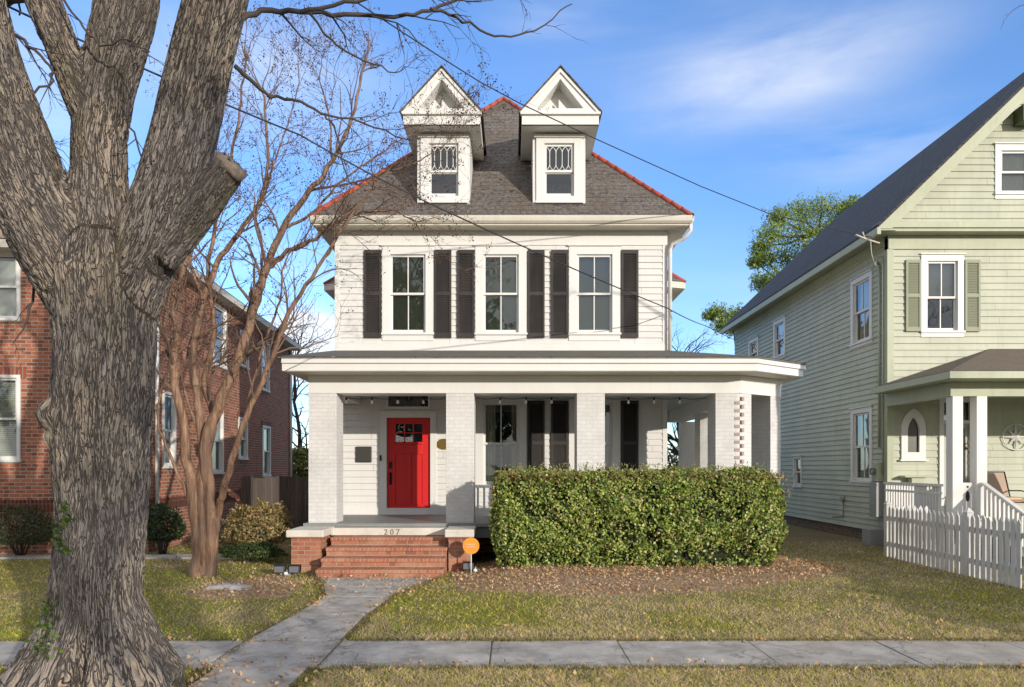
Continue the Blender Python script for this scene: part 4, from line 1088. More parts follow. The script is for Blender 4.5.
# patio chair
def chair(cx, cy, z0):
    t = thing('patio_chair', 'beige sling patio chair with a cushion on the green house porch', 'chair', (cx, cy, z0))
    sling = paint('sling_fabric', (.42, .30, .22), dirt=.1, streak=False); cush = paint('cushion_cloth', (.62, .42, .25), dirt=.1, streak=False)
    m = MB(); m.smooth = True; n = 8
    for i in range(n):
        z1_ = .42 + .58 * i / n; z2_ = .42 + .58 * (i + 1) / n; y1 = cy + .22 + .16 * (i / n) ** 1.3; y2 = cy + .22 + .16 * ((i + 1) / n) ** 1.3
        m.face([(cx - .26, y1, z0 + z1_), (cx + .26, y1, z0 + z1_), (cx + .26, y2, z0 + z2_), (cx - .26, y2, z0 + z2_)])
        m.face([(cx - .26, y1 + .015, z0 + z1_), (cx - .26, y2 + .015, z0 + z2_), (cx + .26, y2 + .015, z0 + z2_), (cx + .26, y1 + .015, z0 + z1_)])
    m.build('backrest', sling, t)
    m = MB(); m.box(cx - .26, cx + .26, cy - .26, cy + .22, z0 + .40, z0 + .42); m.build('seat', sling, t)
    m = MB(); m.box(cx - .24, cx + .24, cy - .26, cy + .18, z0 + .422, z0 + .50); m.build('cushion', cush, t, bevel=.035)
    m = MB()
    for s in (-1, 1):
        x = cx + s * .29; m.tube([(x, cy - .27, z0), (x, cy - .29, z0 + .35), (x, cy - .24, z0 + .60), (x, cy - .1, z0 + .63), (x, cy + .26, z0 + .62)], .014, 6)
        m.tube([(x, cy + .3, z0), (x, cy + .2, z0 + .4), (x, cy + .40, z0 + 1.02)], .014, 6)
    m.tube([(cx - .29, cy + .40, z0 + 1.02), (cx + .29, cy + .40, z0 + 1.02)], .014, 6); m.tube([(cx - .29, cy - .27, z0 + .39), (cx + .29, cy - .27, z0 + .39)], .014, 6)
    m.build('chair_frame', simple('bronze_tube', (.06, .045, .035), .45, .5), t)
chair(10.45, 14.5, GF)
# utility boxes and conduit on green side wall
m = MB(); m.tube([(GX - .06, 15.55, 6.35), (GX - .06, 15.55, 2.2)], .028, 8); m.tube([(GX - .05, 15.42, 6.5), (GX - .05, 15.42, 1.6)], .018, 6); m.tube([(GX - .06, 15.55, 6.35), (GX - .14, 15.5, 6.45), (GX - .2, 15.48, 6.3)], .03, 6)
o = m.build('conduit', GREENT); tag(o, 'painted electrical conduit running up the corner of the green house', 'conduit')
t = thing('electric_meter_box', 'grey electric meter cabinet on the corner of the green house', 'meter box', (GX - .12, 15.6, 1.0))
m = MB(); m.box(GX - .20, GX - .016, 15.42, 15.72, .62, 1.40); m.build('cabinet', GREYM, t, bevel=.01)
m = MB(); m.box(GX - .16, GX - .016, 15.45, 15.68, 1.42, 1.85); m.build('upper_box', GREENT, t, bevel=.01)
m = MB(); m.tube([(GX - .16, 15.56, 1.65), (GX - .24, 15.56, 1.65)], .075, 14); m.build('meter_dial', GLASS, t)
m = MB(); m.box(GX - .42, GX - .1, 15.25, 15.62, -.05, .36); o = m.build('utility_pedestal', GREYM, bevel=.012); tag(o, 'low grey utility box on the grass at the corner of the green house', 'utility box')
m = MB(); m.tube([(GX - .02, 17.3, .95), (GX - .09, 17.3, .95)], .075, 10); m.tube([(GX - .03, 17.3, .9), (GX - .03, 17.3, .5), (GX - .03, 17.9, .45)], .012, 5); o = m.build('gas_regulator', GREYM); tag(o, 'small round grey hose fitting low on the green side wall', 'pipe fitting')
# picket fence
FENCEP = paint('fence_paint', (.70, .685, .66), dirt=.32, dirtc=(.30, .30, .24))
pf = thing('picket_fence', 'white picket fence running towards the street in front of the green house', 'fence', (7.33, 11.6, 0))
m = MB()
def picket(y, h=1.0, w=.042, x=7.33):
    z0 = -.03; x = x + random.uniform(-.004, .004); y += random.uniform(-.008, .008); w *= random.uniform(.92, 1.05); a = [(x, y - w, z0), (x, y + w, z0), (x, y + w, h - .07), (x, y, h), (x, y - w, h - .07)]; m.extr(a, (-.02, 0, 0))
ys = np.arange(4.6, 13.3, .125)
for y in ys:
    m = MB(); picket(y, 1.0 + random.uniform(-.012, .012)); m.build('picket', FENCEP, pf)
m = MB(); m.box(7.332, 7.37, 4.5, 13.3, .22, .30); m.box(7.332, 7.37, 4.5, 13.3, .72, .80); m.build('fence_rail', FENCEP, pf)
for y in (13.36, 11.0, 8.6, 6.2):
    m = MB(); m.box(7.30, 7.40, y - .05, y + .05, -.05, 1.02); m.hexa([(7.29, y - .06, 1.02), (7.41, y - .06, 1.02), (7.41, y + .06, 1.02), (7.29, y + .06, 1.02)], [(7.34, y - .01, 1.09), (7.36, y - .01, 1.09), (7.36, y + .01, 1.09), (7.34, y + .01, 1.09)])
    m.build('fence_post', FENCEP, pf)
pf2 = thing('picket_fence', 'short white picket fence return joining the street fence to the green porch', 'fence', (7.8, 13.36, 0))
m = MB()
for x in np.arange(7.42, 8.2, .115): m.extr([(x - .04, 13.36, -.03), (x + .04, 13.36, -.03), (x + .04, 13.36, .93), (x, 13.36, 1.0), (x - .04, 13.36, .93)][::-1], (0, .02, 0))
m.box(7.34, 8.3, 13.382, 13.42, .22, .30); m.box(7.34, 8.3, 13.382, 13.42, .72, .80); m.build('picket_panel', TRIM, pf2)

# ================================================================== LEFT BRICK HOUSE
ra = .066; LD = (-.066, 1.0)
lh = thing('brick_house', 'red brick two-storey house on the left with white double-hung windows', 'house', (-10.5, 14.0, 0))
LC = (-7.45, 14.0); TLs = Fr(LC[0], LC[1], *LD)       # side wall faces right
TLf = Fr(LC[0] - 9.0 * 1, LC[1] - 9.0 * .066, 1, .066); Lf = 9.0 * math.hypot(1, .066)
LL = 11.2; LE = 6.25
def brickwall(T, L, z0, z1, holes):
    us = sorted({0, L, *[h[0] for h in holes], *[h[1] for h in holes]}); zs = sorted({z0, z1, *[h[2] for h in holes], *[h[3] for h in holes]})
    for a, b in zip(us[:-1], us[1:]):
        for c, d in zip(zs[:-1], zs[1:]):
            mu, mz = (a + b) / 2, (c + d) / 2
            if any(h[0] < mu < h[1] and h[2] < mz < h[3] for h in holes): continue
            m.face([T(a, 0, c), T(b, 0, c), T(b, 0, d), T(a, 0, d)])
def uside(px): # px -> u along the side wall
    # (LC + u*LD): X/Y = (px-512)/683
    k = (px - 512) / F; L = math.hypot(*LD); dx_, dy_ = LD[0] / L, LD[1] / L
    return (k * LC[1] - LC[0]) / (dx_ - k * dy_)
SWL = []
for a, b, ya, yb in ((162, 175, 395, 466), (207, 225, 410, 472), (213, 226, 308, 366), (239, 248, 334, 366), (261, 269, 344, 390), (238, 247, 420, 458), (262, 270, 428, 475)):
    u0, u1 = uside(a), uside(b); um = (u0 + u1) / 2; Ym = LC[1] + um; w = min(max(u1 - u0, .6), .95)
    SWL.append((um, EYE + (HZ - yb) / F * Ym, EYE + (HZ - ya) / F * Ym, w))
m = MB(); brickwall(TLs, LL, -.1, LE, [(a - w / 2, a + w / 2, b, c) for a, b, c, w in SWL])
FW = [(Lf - 3.05, 1.90, 3.55, 1.1), (Lf - 3.05, 4.75, 6.4 - .35, 1.1)]
brickwall(TLf, Lf, -.1, LE, [(a - w / 2, a + w / 2, b, c) for a, b, c, w in FW])
Tb = Fr(*TLs(LL, 0, 0)[:2], -1, -.066); m.face([Tb(0, 0, 0), Tb(Lf, 0, 0), Tb(Lf, 0, LE), Tb(0, 0, LE)])
m.build('wall', BRICKL, lh)
m = MB(); a0 = TLf(0, -.3, 0); 
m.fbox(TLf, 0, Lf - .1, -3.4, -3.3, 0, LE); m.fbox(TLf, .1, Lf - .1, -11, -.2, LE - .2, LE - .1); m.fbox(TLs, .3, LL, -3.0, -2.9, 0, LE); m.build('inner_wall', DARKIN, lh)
for T, L_, wins in ((TLs, LL, SWL), (TLf, Lf, FW)):
    for a, b, c, w in wins:
        m = MB(); m.fbox(T, a - w / 2 - .1, a + w / 2 + .1, -.02, .012, c + .001, c + .22); m.build('lintel_course', BRICKLV, lh)
        m = MB(); m.fbox(T, .0, L_ - .001, -.02, .014, .84, 1.08); m.build('soldier_course', BRICKLV, lh)
for a, b, c, w in SWL + FW:
    T = TLs if (a, b, c, w) in SWL else TLf
    window(lh, T, a, b, c, w - .14, cas=.065, bm=BLINDW, blind='blind' if T is TLf else 'shade', capw=False, muntin=(0,), sill=True)
# roof (hip)
def hz_(T, u, n, z): return T(u, n, z)
m = MB(); o_ = .35
c1 = TLf(-o_, o_, LE + .02); c2 = TLf(Lf + o_, o_, LE + .02); c3 = TLs(LL + o_, o_, LE + .02); c4 = Tb(Lf + o_, o_, LE + .02)
r1 = TLf(Lf / 2, -4.4, LE + 3.3); r2 = TLf(Lf / 2, -6.8, LE + 3.3)
m.face([c1, c2, r1]); m.face([c2, c3, r2, r1]); m.face([c3, c4, r2]); m.face([c4, c1, r1, r2]); m.build('roof', SHTAN, lh)
m = MB()
m.fbox(TLf, -o_, Lf + o_, 0.001, o_, LE - .16, LE); m.fbox(TLs, 0, LL + o_, .001, o_, LE - .16, LE); m.build('eave_cornice', CREAM, lh)
m = MB(); m.fbox(TLf, Lf - 1.9, Lf - 1.1, -4.6, -4.0, 7, 8.9); m.build('chimney', BRICKL, lh)
m = MB(); m.tube([TLs(.25, .06, LE - .2), TLs(.25, .06, .1)], .045, 6); m.build('downspout', TRIM, lh)
m = MB(); m.tube([TLs(LL - .1, .06, LE - .2), TLs(LL - .1, .06, .1)], .05, 6); m.build('downspout', TRIM, lh)

# wood fence between houses
wf = thing('wooden_fence', 'weathered grey board fence closing the gap between brick house and porch', 'fence', (-5.6, 17, 0))
x = -6.75
while x < -3.8:
    m = MB(); h = 1.50 + random.uniform(-.03, .03); m.box(x, x + .138, 17, 17.02, -.05, h); m.build('fence_board', FWOOD, wf); x += .147
m = MB(); m.box(-6.8, -3.8, 17.021, 17.06, .35, .44); m.box(-6.8, -3.8, 17.021, 17.06, 1.15, 1.24); m.build('fence_rail', FWOOD, wf)

# security sign, spot lights, stones
t = thing('yard_sign', 'round orange security sign on a thin stake beside the right step pier', 'sign', (-.67, 11.1, 0))
m = MB(); m.tube([(-.665, 11.1, -.05), (-.665, 11.1, .42)], .009, 6); m.build('stake', TRIM, t)
m = MB(); ORG = paint('orange_enamel', (.75, .30, .04), dirt=.1, streak=False, rough=.4)
m.extr([(-.665 + .135 * math.cos(a), 11.085, .47 + .135 * math.sin(a)) for a in np.linspace(0, 2 * math.pi, 28, endpoint=False)], (0, .012, 0)); sp_ = m.build('sign_plate', ORG, t)
m = MB()
for k, zz in enumerate((.495, .455)): m.box(-.745, -.60, 11.078, 11.084, zz - .008, zz + .008)
m.build('sign_mark', paint('sign_pink', (.85, .42, .28), dirt=.05, streak=False), sp_)
def spot(cx, cy, label, heads, rot=0):
    t = thing('spot_light', label, 'spot light', (cx, cy, 0), 'landscape spot lights'); z0 = float(gz(cx, cy))
    m = MB(); m.box(cx - .05, cx + .05, cy - .04, cy + .04, z0 - .02, z0 + .05); m.tube([(cx, cy, z0), (cx, cy, z0 + .1)], .015, 6); m.build('base', GREYM, t)
    for s in heads:
        m = MB(); ax = cx + s * .12; m.hexa([(ax - .09, cy - .06, z0 + .05), (ax + .09, cy - .06, z0 + .05), (ax + .09, cy + .05, z0 + .07), (ax - .09, cy + .05, z0 + .07)], [(ax - .09, cy - .03, z0 + .17), (ax + .09, cy - .03, z0 + .17), (ax + .09, cy + .07, z0 + .18), (ax - .09, cy + .07, z0 + .18)])
        h = m.build('lamp_head', BLACKM, t, bevel=.008)
        m = MB(); m.face([(ax - .075, cy - .061, z0 + .065), (ax + .075, cy - .061, z0 + .065), (ax + .075, cy - .036, z0 + .158), (ax - .075, cy - .036, z0 + .158)]); m.build('lens', simple('lens_glass', (.12, .13, .14), .12), h)
    m = MB(); m.lathe((cx, cy - .07, z0 + .05), [(0, -.03), (.03, -.02), (.035, .0), (.03, .02), (0, .03)], 8); m.build('sensor', TRIM, t)
spot(-3.62, 11.0, 'twin-head black spot light in the grass at the left step pier', (-1, 1)); spot(-.60, 11.2, 'spot light half hidden behind the orange sign by the right pier', (-1,))
# pale stones by the crape myrtle
rs = random.Random(5); STN = paint('pale_stone', (.42, .42, .42), dirt=.5, streak=False, rough=.8)
for i, (px, w) in enumerate(((214, .16), (226, .20), (238, .20))):
    X_, Y_ = (px - 512) / F * 9.75, 9.75 + .08 * (i % 2); m = MB(); m.smooth = True; n = 9
    ring = [[(X_ + w * r * math.cos(a) * rs.uniform(.8, 1.1), Y_ + w * .5 * r * math.sin(a), z + rs.uniform(-.008, .008)) for a in np.linspace(0, 2 * math.pi, n, endpoint=False)] for r, z in ((1, -.01), (.92, .035), (.55, .062))]
    for A_, B_ in zip(ring[:-1], ring[1:]):
        for k in range(n): m.face([A_[k], A_[(k + 1) % n], B_[(k + 1) % n], B_[k]])
    m.face(ring[-1]); o = m.build('garden_stone', STN); tag(o, ['leftmost of three pale stones on the grass before the crape myrtle', 'middle of three pale stones on the grass before the crape myrtle', 'rightmost of three pale stones on the grass before the crape myrtle'][i], 'stone', 'pale stones near the crape myrtle')
# ================================================================== VEGETATION
GREENS = [(.045, .085, .018), (.065, .11, .022), (.09, .14, .03), (.035, .065, .015), (.12, .15, .04)]
# hedge
hd = thing('hedge', 'big clipped green hedge in front of the right half of the porch', 'hedge', (2.1, 11.2, 0))
N = 60000; hx0, hx1, hy0, hy1, hz0, hz1 = -.32, 4.42, 10.80, 11.85, .12, 1.68
def hedge_pts(N):
    f = rng.choice(5, N, p=[.50, .22, .12, .10, .06]); u = rng.uniform(0, 1, N); v = rng.uniform(0, 1, N); d = np.abs(rng.normal(size=N)) * .07
    x = np.where(f == 2, hx0 + d, np.where(f == 3, hx1 - d, hx0 + u * (hx1 - hx0)))
    y = np.where(f == 0, hy0 + d, np.where(f == 4, hy1 - d, hy0 + v * (hy1 - hy0)))
    z = np.where(f == 1, hz1 - d, hz0 + np.where(f >= 2, u, v) * (hz1 - hz0))
    nb = np.stack([np.where(f == 2, -1, np.where(f == 3, 1, 0)), np.where(f == 0, -1, np.where(f == 4, 1, 0)), np.where(f == 1, 1, .15)], 1).astype(float)
    # lumpy outline, rounded corners
    cx, cy, cz = (hx0 + hx1) / 2, (hy0 + hy1) / 2, (hz0 + hz1) / 2
    lump = (fnoise(x * 1.6 + z, z * 1.6 + y * 1.3, 31) - .5) * .28 + (fnoise(x * 5, z * 5 + y * 5, 41) - .5) * .24
    y = y - np.where(f == 0, lump, 0); z = z + np.where(f == 1, lump * .6, 0); x = x + np.where(f == 3, lump, np.where(f == 2, -lump, 0))
    ex = (x - cx) / ((hx1 - hx0) / 2); ey = (y - cy) / ((hy1 - hy0) / 2); ez = (z - cz) / ((hz1 - hz0) / 2)
    # taper at the bottom and the right lower corner
    t = np.clip((.55 - (z - hz0)) / .55, 0, 1); y = y + t * .22 * (f == 0) * 1.0
    kx = np.where(ex > 0, 1, -1) * np.clip(np.abs(ex) - .93, 0, 1) / .07
    z = z - (np.abs(kx) ** 2) * .34 * (f != 2) * np.clip(ez, 0, 1); y = y + np.abs(kx) ** 2 * .2 * (f == 0)
    rx = np.clip((np.abs(ex) - .80) / .20, 0, 1) ** 2; y = cy + (y - cy) * (1 - .42 * rx)
    tz = np.clip((ez - .62) / .38, 0, 1) ** 2; y = cy + (y - cy) * (1 - .26 * tz); x = cx + (x - cx) * (1 - .06 * tz)
    x = x - t * .25 * (ex > .8) * (f != 1) + t * .12 * (ex < -.8) * (f != 1)
    hole = (fnoise(x * 2.8 + 7, z * 2.8, 51) < .36) & (rng.uniform(0, 1, len(x)) < .7) & (f == 0)
    k = ~hole & ~((z < hz0 + .28) & (rng.uniform(0, 1, len(x)) < .45)); return np.stack([x, y, z], 1)[k], nb[k]
C, nb = hedge_pts(N)
o = leafcloud('foliage', C, .053, LEAF, [(.20, .30, .05), (.28, .38, .065), (.40, .46, .10), (.10, .16, .03), (.52, .55, .18), (.42, .34, .14), (.05, .085, .018), (.24, .34, .06)], hd, nbias=nb, aspect=.6)
# redder/browner new growth on top
k = (rng.uniform(0, 1, 9000)); x = rng.uniform(hx0, hx1, 9000); y = rng.uniform(hy0 - .05, hy1, 9000)
z = hz1 - .07 - np.abs(rng.normal(size=9000)) * .10 + .11 * (fnoise(x * 3, y * 3, 61)); z -= .30 * (np.clip(np.abs((x - 2.05) / 2.37) - .93, 0, 1) / .07) ** 2
o = leafcloud('top_growth', np.stack([x, y, z], 1), .045, LEAF, [(.30, .20, .09), (.36, .25, .11), (.22, .24, .07), (.24, .13, .06), (.17, .23, .05)], hd, updir=np.array([0, 0, .6]), aspect=.5)
# stray shoots above the clipped top and face
sh = []; 
for k in range(260):
    bx = rng.uniform(hx0 + .1, hx1 - .2); by = rng.uniform(hy0 - .05, hy1 - .2); L_ = rng.uniform(.05, .17); dx_, dy_ = rng.normal(size=2) * .25
    for j in range(7): sh.append((bx + dx_ * L_ * j / 6, by + dy_ * L_ * j / 6 - (.02), hz1 - .03 + L_ * j / 6 - .25 * (max(0, abs((bx - 2.05) / 2.37) - .9) / .1) ** 2))
leafcloud('shoots', np.array(sh) + rng.normal(size=(len(sh), 3)) * .008, .042, LEAF, [(.34, .26, .11), (.26, .28, .09), (.20, .26, .06)], hd, updir=np.array([0, 0, .9]), aspect=.45)
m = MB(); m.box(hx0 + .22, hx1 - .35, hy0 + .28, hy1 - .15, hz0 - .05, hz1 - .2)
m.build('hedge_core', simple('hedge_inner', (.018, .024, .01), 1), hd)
m = MB(); rr = random.Random(2)
for i in range(60):
    x0 = rr.uniform(hx0 + .2, hx1 - .2); y0 = rr.uniform(hy0 + .25, hy1 - .2); m.tube([(x0, y0, .05), (x0 + rr.uniform(-.1, .1), y0 - .05, .35), (x0 + rr.uniform(-.25, .25), y0 - rr.uniform(0, .2), .8)], [.016, .012, .006], 5)
m.build('stems', TWIG, hd)

def bush(name, label, cx, cy, rx, ry, h, N, size, pal, z0=0, cat='shrub', group=None, droop=0):
    t = thing(name, label, cat, (cx, cy, z0), group)
    d = rng.normal(size=(N, 3)); d /= np.linalg.norm(d, axis=1)[:, None]; d[:, 2] = np.abs(d[:, 2]) * rng.choice([1, 1, 1, -.3], N)
    r = 1 - np.abs(rng.normal(size=N)) * .13; lump = .66 + .68 * fnoise(d[:, 0] * 3.4 + 5 + cx, d[:, 2] * 3.4 + d[:, 1] * 2 + cy, int(abs(cx) * 10))
    C = np.stack([cx + d[:, 0] * rx * r * lump, cy + d[:, 1] * ry * r * lump, z0 + h * .42 + d[:, 2] * h * .58 * r * lump], 1); C[:, 2] = np.maximum(C[:, 2], z0 + .03)
    leafcloud('foliage', C, size, LEAF, pal, t, nbias=d, aspect=.5)
    m = MB(); rr = random.Random(int(cx * 100))
    for i in range(12):
        a = rr.uniform(0, 6.28); m.tube([(cx + .05 * math.cos(a), cy + .05 * math.sin(a), z0 - .03), (cx + rx * .4 * math.cos(a), cy + ry * .4 * math.sin(a), z0 + h * .45), (cx + rx * .75 * math.cos(a), cy + ry * .75 * math.sin(a), z0 + h * .8)], [.014, .01, .004], 5)
    m.build('stems', TWIG, t); return t
DK = [(.04, .06, .025), (.055, .085, .03), (.03, .045, .018), (.08, .11, .04)]
bush('boxwood_shrub', 'dark rounded shrub against the front wall of the brick house at the left edge', -9.6, 13.35, .75, .5, .95, 5000, .05, DK)
bush('boxwood_shrub', 'dark upright shrub just right of the big tree trunk by the brick corner', -7.02, 13.7, .42, .42, 1.0, 4000, .055, [(.03, .06, .018), (.045, .08, .02), (.02, .04, .012)])
bush('ornamental_shrub', 'golden brown weeping shrub between the crape myrtle and the step pier', -4.9, 13.2, .64, .55, 1.08, 5500, .06, [(.36, .25, .09), (.28, .19, .07), (.18, .17, .05), (.44, .30, .14), (.14, .14, .05)])
bush('low_shrub', 'low dark green shrub at the foot of the golden brown shrub', -4.75, 12.5, .62, .3, .38, 3000, .045, [(.03, .05, .015), (.05, .08, .02), (.07, .11, .02)])
bush('dry_shrub', 'small dry brown shrub against the board fence beside the porch', -4.15, 15.6, .4, .35, .85, 2500, .05, [(.14, .085, .05), (.10, .07, .04), (.17, .12, .06)])
bush('dry_hydrangea', 'pale dried flower clump behind the crape myrtle trunk', -5.75, 13.9, .5, .35, .7, 1800, .07, [(.5, .42, .3), (.42, .33, .22), (.10, .12, .04)])

# -------- the big old tree
ot = thing('oak_tree', 'huge old street tree with furrowed grey bark and three limbs at the left', 'tree', (-3.1, 5.2, 0))
YT = 5.2; K = YT / F
def limb(pts, dy=0.0):
    """pts: (px, py, half-width px) -> (Vector, radius)"""
    out = []
    for i, q in enumerate(pts):
        d = dy * i / max(1, len(pts) - 1); yy = YT + d + (q[3] if len(q) > 3 else 0); out.append((Vector(P(q[0], q[1], yy)), q[2] * yy / F * .83))
    return out
skel = [limb([(102, 705, 62), (101, 670, 57), (99, 640, 51), (98, 600, 49), (100, 520, 48), (102, 450, 51), (104, 400, 53), (106, 350, 54), (106, 305, 56), (104, 275, 58)]),
        limb([(92, 300, 46), (62, 250, 47), (30, 195, 43), (5, 130, 42), (-18, 50, 37), (-45, -60, 30), (-90, -230, 22), (-150, -420, 12)], -.5),
        limb([(108, 300, 45), (104, 240, 40), (100, 190, 33), (100, 140, 30), (106, 90, 30), (117, 45, 31), (131, -10, 33), (150, -110, 26), (165, -260, 18), (170, -430, 9)], .35),
        limb([(96, 130, 20, .1), (80, 90, 21), (62, 45, 19), (42, -5, 20), (10, -90, 16), (-20, -230, 10)], .3),
        limb([(122, 300, 42), (148, 250, 38), (168, 190, 34), (182, 140, 34), (194, 90, 34), (206, 40, 34), (219, -10, 34), (245, -120, 27), (270, -260, 19), (300, -430, 9)], -.1),
        limb([(160, 262, 20, -.1), (188, 228, 20), (213, 190, 20), (231, 166, 19)], -.15)]
m = MB()
for sk in skel:
    pts = []; rad = []
    for (a, ra_), (b, rb_) in zip(sk[:-1], sk[1:]):
        n = max(1, int((b - a).length / .08))
        for i in range(n): t_ = i / n; pts.append(a.lerp(b, t_)); rad.append(ra_ + (rb_ - ra_) * t_)
    pts.append(sk[-1][0]); rad.append(sk[-1][1]); m.tube(pts, rad, 40)
# root flare buttresses
for a, L_, r_ in ((-.35, .64, .15), (.15, .52, .14), (-1.0, .56, .15), (-1.9, .54, .15), (-2.7, .60, .16), (2.6, .5, .15), (1.5, .5, .15)):
    c = Vector((-3.12, 5.2, 0)); d = Vector((math.cos(a), math.sin(a), 0))
    m.tube([c + d * .22 + Vector((0, 0, .75)), c + d * .33 + Vector((0, 0, .42)), c + d * .48 + Vector((0, 0, .15)), c + d * L_ + Vector((0, 0, -.02)), c + d * (L_ + .3) + Vector((0, 0, -.15))], [.08, r_ * .85, r_ * 1.05, r_ * .7, r_ * .4], 16)
# burls
for px, py, r_ in ((57, 415, .13), (56, 437, .08)):
    c = P(px, py, YT - .18); m.lathe((c[0], c[1], c[2] - r_), [(0, 0), (r_ * .7, r_ * .3), (r_, r_), (r_ * .7, r_ * 1.7), (0, 2 * r_)], 14)
tmp = m.build('tmp', BARK); 
for md, kw in (('REMESH', dict(mode='VOXEL', voxel_size=.019)), ('SMOOTH', dict(factor=.5, iterations=10))):
    q = tmp.modifiers.new('x', md)
    for k_, v_ in kw.items(): setattr(q, k_, v_)
bpy.context.view_layer.update()
me = bpy.data.meshes.new_from_object(tmp.evaluated_get(bpy.context.evaluated_depsgraph_get())); bpy.data.objects.remove(tmp)
nv = len(me.vertices); co = np.zeros(nv * 3); me.vertices.foreach_get('co', co); co = co.reshape(-1, 3)
no = np.zeros(nv * 3); me.vertices.foreach_get('normal', no); no = no.reshape(-1, 3)
best = np.full(nv, 1e9); bark = np.zeros((nv, 3)); big = np.zeros(nv)
def fine(sk):
    out = []
    for i in range(len(sk) - 1):
        g = [sk[max(0, i - 1)], sk[i], sk[i + 1], sk[min(len(sk) - 1, i + 2)]]
        for k in range(5):
            t = k / 5; h = [(-t + 2 * t * t - t ** 3) / 2, (2 - 5 * t * t + 3 * t ** 3) / 2, (t + 4 * t * t - 3 * t ** 3) / 2, (-t * t + t ** 3) / 2]
            q = Vector((0, 0, 0)); r = 0
            for w_, (a, b) in zip(h, g): q = q + a * w_; r += b * w_
            out.append((q, r))
    out.append(sk[-1]); return out
for si, sk in enumerate(skel):
    s0 = 0; sk = fine(sk); Rk = (.40, .26, .24, .15, .26, .17)[si]
    for (a, r_a), (b, r_b) in zip(sk[:-1], sk[1:]):
        A_ = np.array(a); D = np.array(b) - A_; L_ = np.linalg.norm(D); t_ = np.clip(((co - A_) @ D) / L_ ** 2, 0, 1); q = A_ + t_[:, None] * D
        dd = np.linalg.norm(co - q, axis=1) / (r_a + (r_b - r_a) * t_) 
        k_ = dd < best; best[k_] = dd[k_]; big[k_] = si
for si, sk in enumerate(skel):
    f_ = fine(sk); Rk = (.40, .26, .24, .15, .26, .17)[si]; zs = np.array([p[0].z for p in f_]); xs_ = np.array([p[0].x for p in f_]); ys_ = np.array([p[0].y for p in f_])
    k_ = big == si; c_ = co[k_]; ox = c_[:, 0] - np.interp(c_[:, 2], zs, xs_); oy = c_[:, 1] - np.interp(c_[:, 2], zs, ys_); ln = np.hypot(ox, oy) + 1e-6
    bark[k_, 0] = ox / ln * Rk + si * 3.1; bark[k_, 1] = oy / ln * Rk; bark[k_, 2] = c_[:, 2] * (1, 1.25, 1.02, 1.15, 1.08, 1.3)[si]
disp = np.zeros(nv)
for i in range(nv):
    b_ = bark[i]; w_ = mnoise.noise(Vector((b_[0] * 9, b_[1] * 9, b_[2] * 4)))
    v_ = Vector((b_[0] * 24 + w_ * 1.2, b_[1] * 24 + w_ * 1.0, b_[2] * 4.2 + w_ * .8)); d_, _p = mnoise.voronoi(v_)
    e_ = d_[1] - d_[0]; q1 = abs(mnoise.noise(Vector((b_[0] * 15 + w_ * .5, b_[1] * 15, b_[2] * 2.6 + w_ * .5)))); q2 = abs(mnoise.noise(Vector((b_[0] * 23 + 9, b_[1] * 23 + w_ * .6, b_[2] * 5.5)))); disp[i] = min(q1 * 5, 1) * min(q2 * 6 + .35, 1) * .019 + mnoise.noise(Vector((b_[0] * 3, b_[1] * 3, b_[2] * 1.2))) * .03
co += no * (disp - .012)[:, None]
me.vertices.foreach_set('co', (co - np.array([-3.1, 5.2, 0])).ravel())
at = me.attributes.new('bark', 'FLOAT_VECTOR', 'POINT'); at.data.foreach_set('vector', bark.ravel())
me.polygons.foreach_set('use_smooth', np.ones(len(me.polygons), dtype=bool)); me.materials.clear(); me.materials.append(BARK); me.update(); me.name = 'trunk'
tk = bpy.data.objects.new('trunk', me); COL.objects.link(tk); tk.parent = ot
# sawn end of the stub
e0, er = skel[5][-1]; e1_ = skel[5][-2][0]; ax_ = (e0 - e1_).normalized()
m = MB(); pr = [(-.3, 1.0), (.0, 1.02), (.18, .97), (.30, .86), (.33, .70), (.27, .5), (.30, .3), (.24, .08)]
m.tube([e0 + ax_ * er * a for a, b in pr], [er * b for a, b in pr], 22)
mr_ = random.Random(4); m.v = [tuple(Vector(v) + Vector((mr_.gauss(0, .006), mr_.gauss(0, .006), mr_.gauss(0, .008)))) for v in m.v]
m.build('sawn_stub', CUTW, ot)

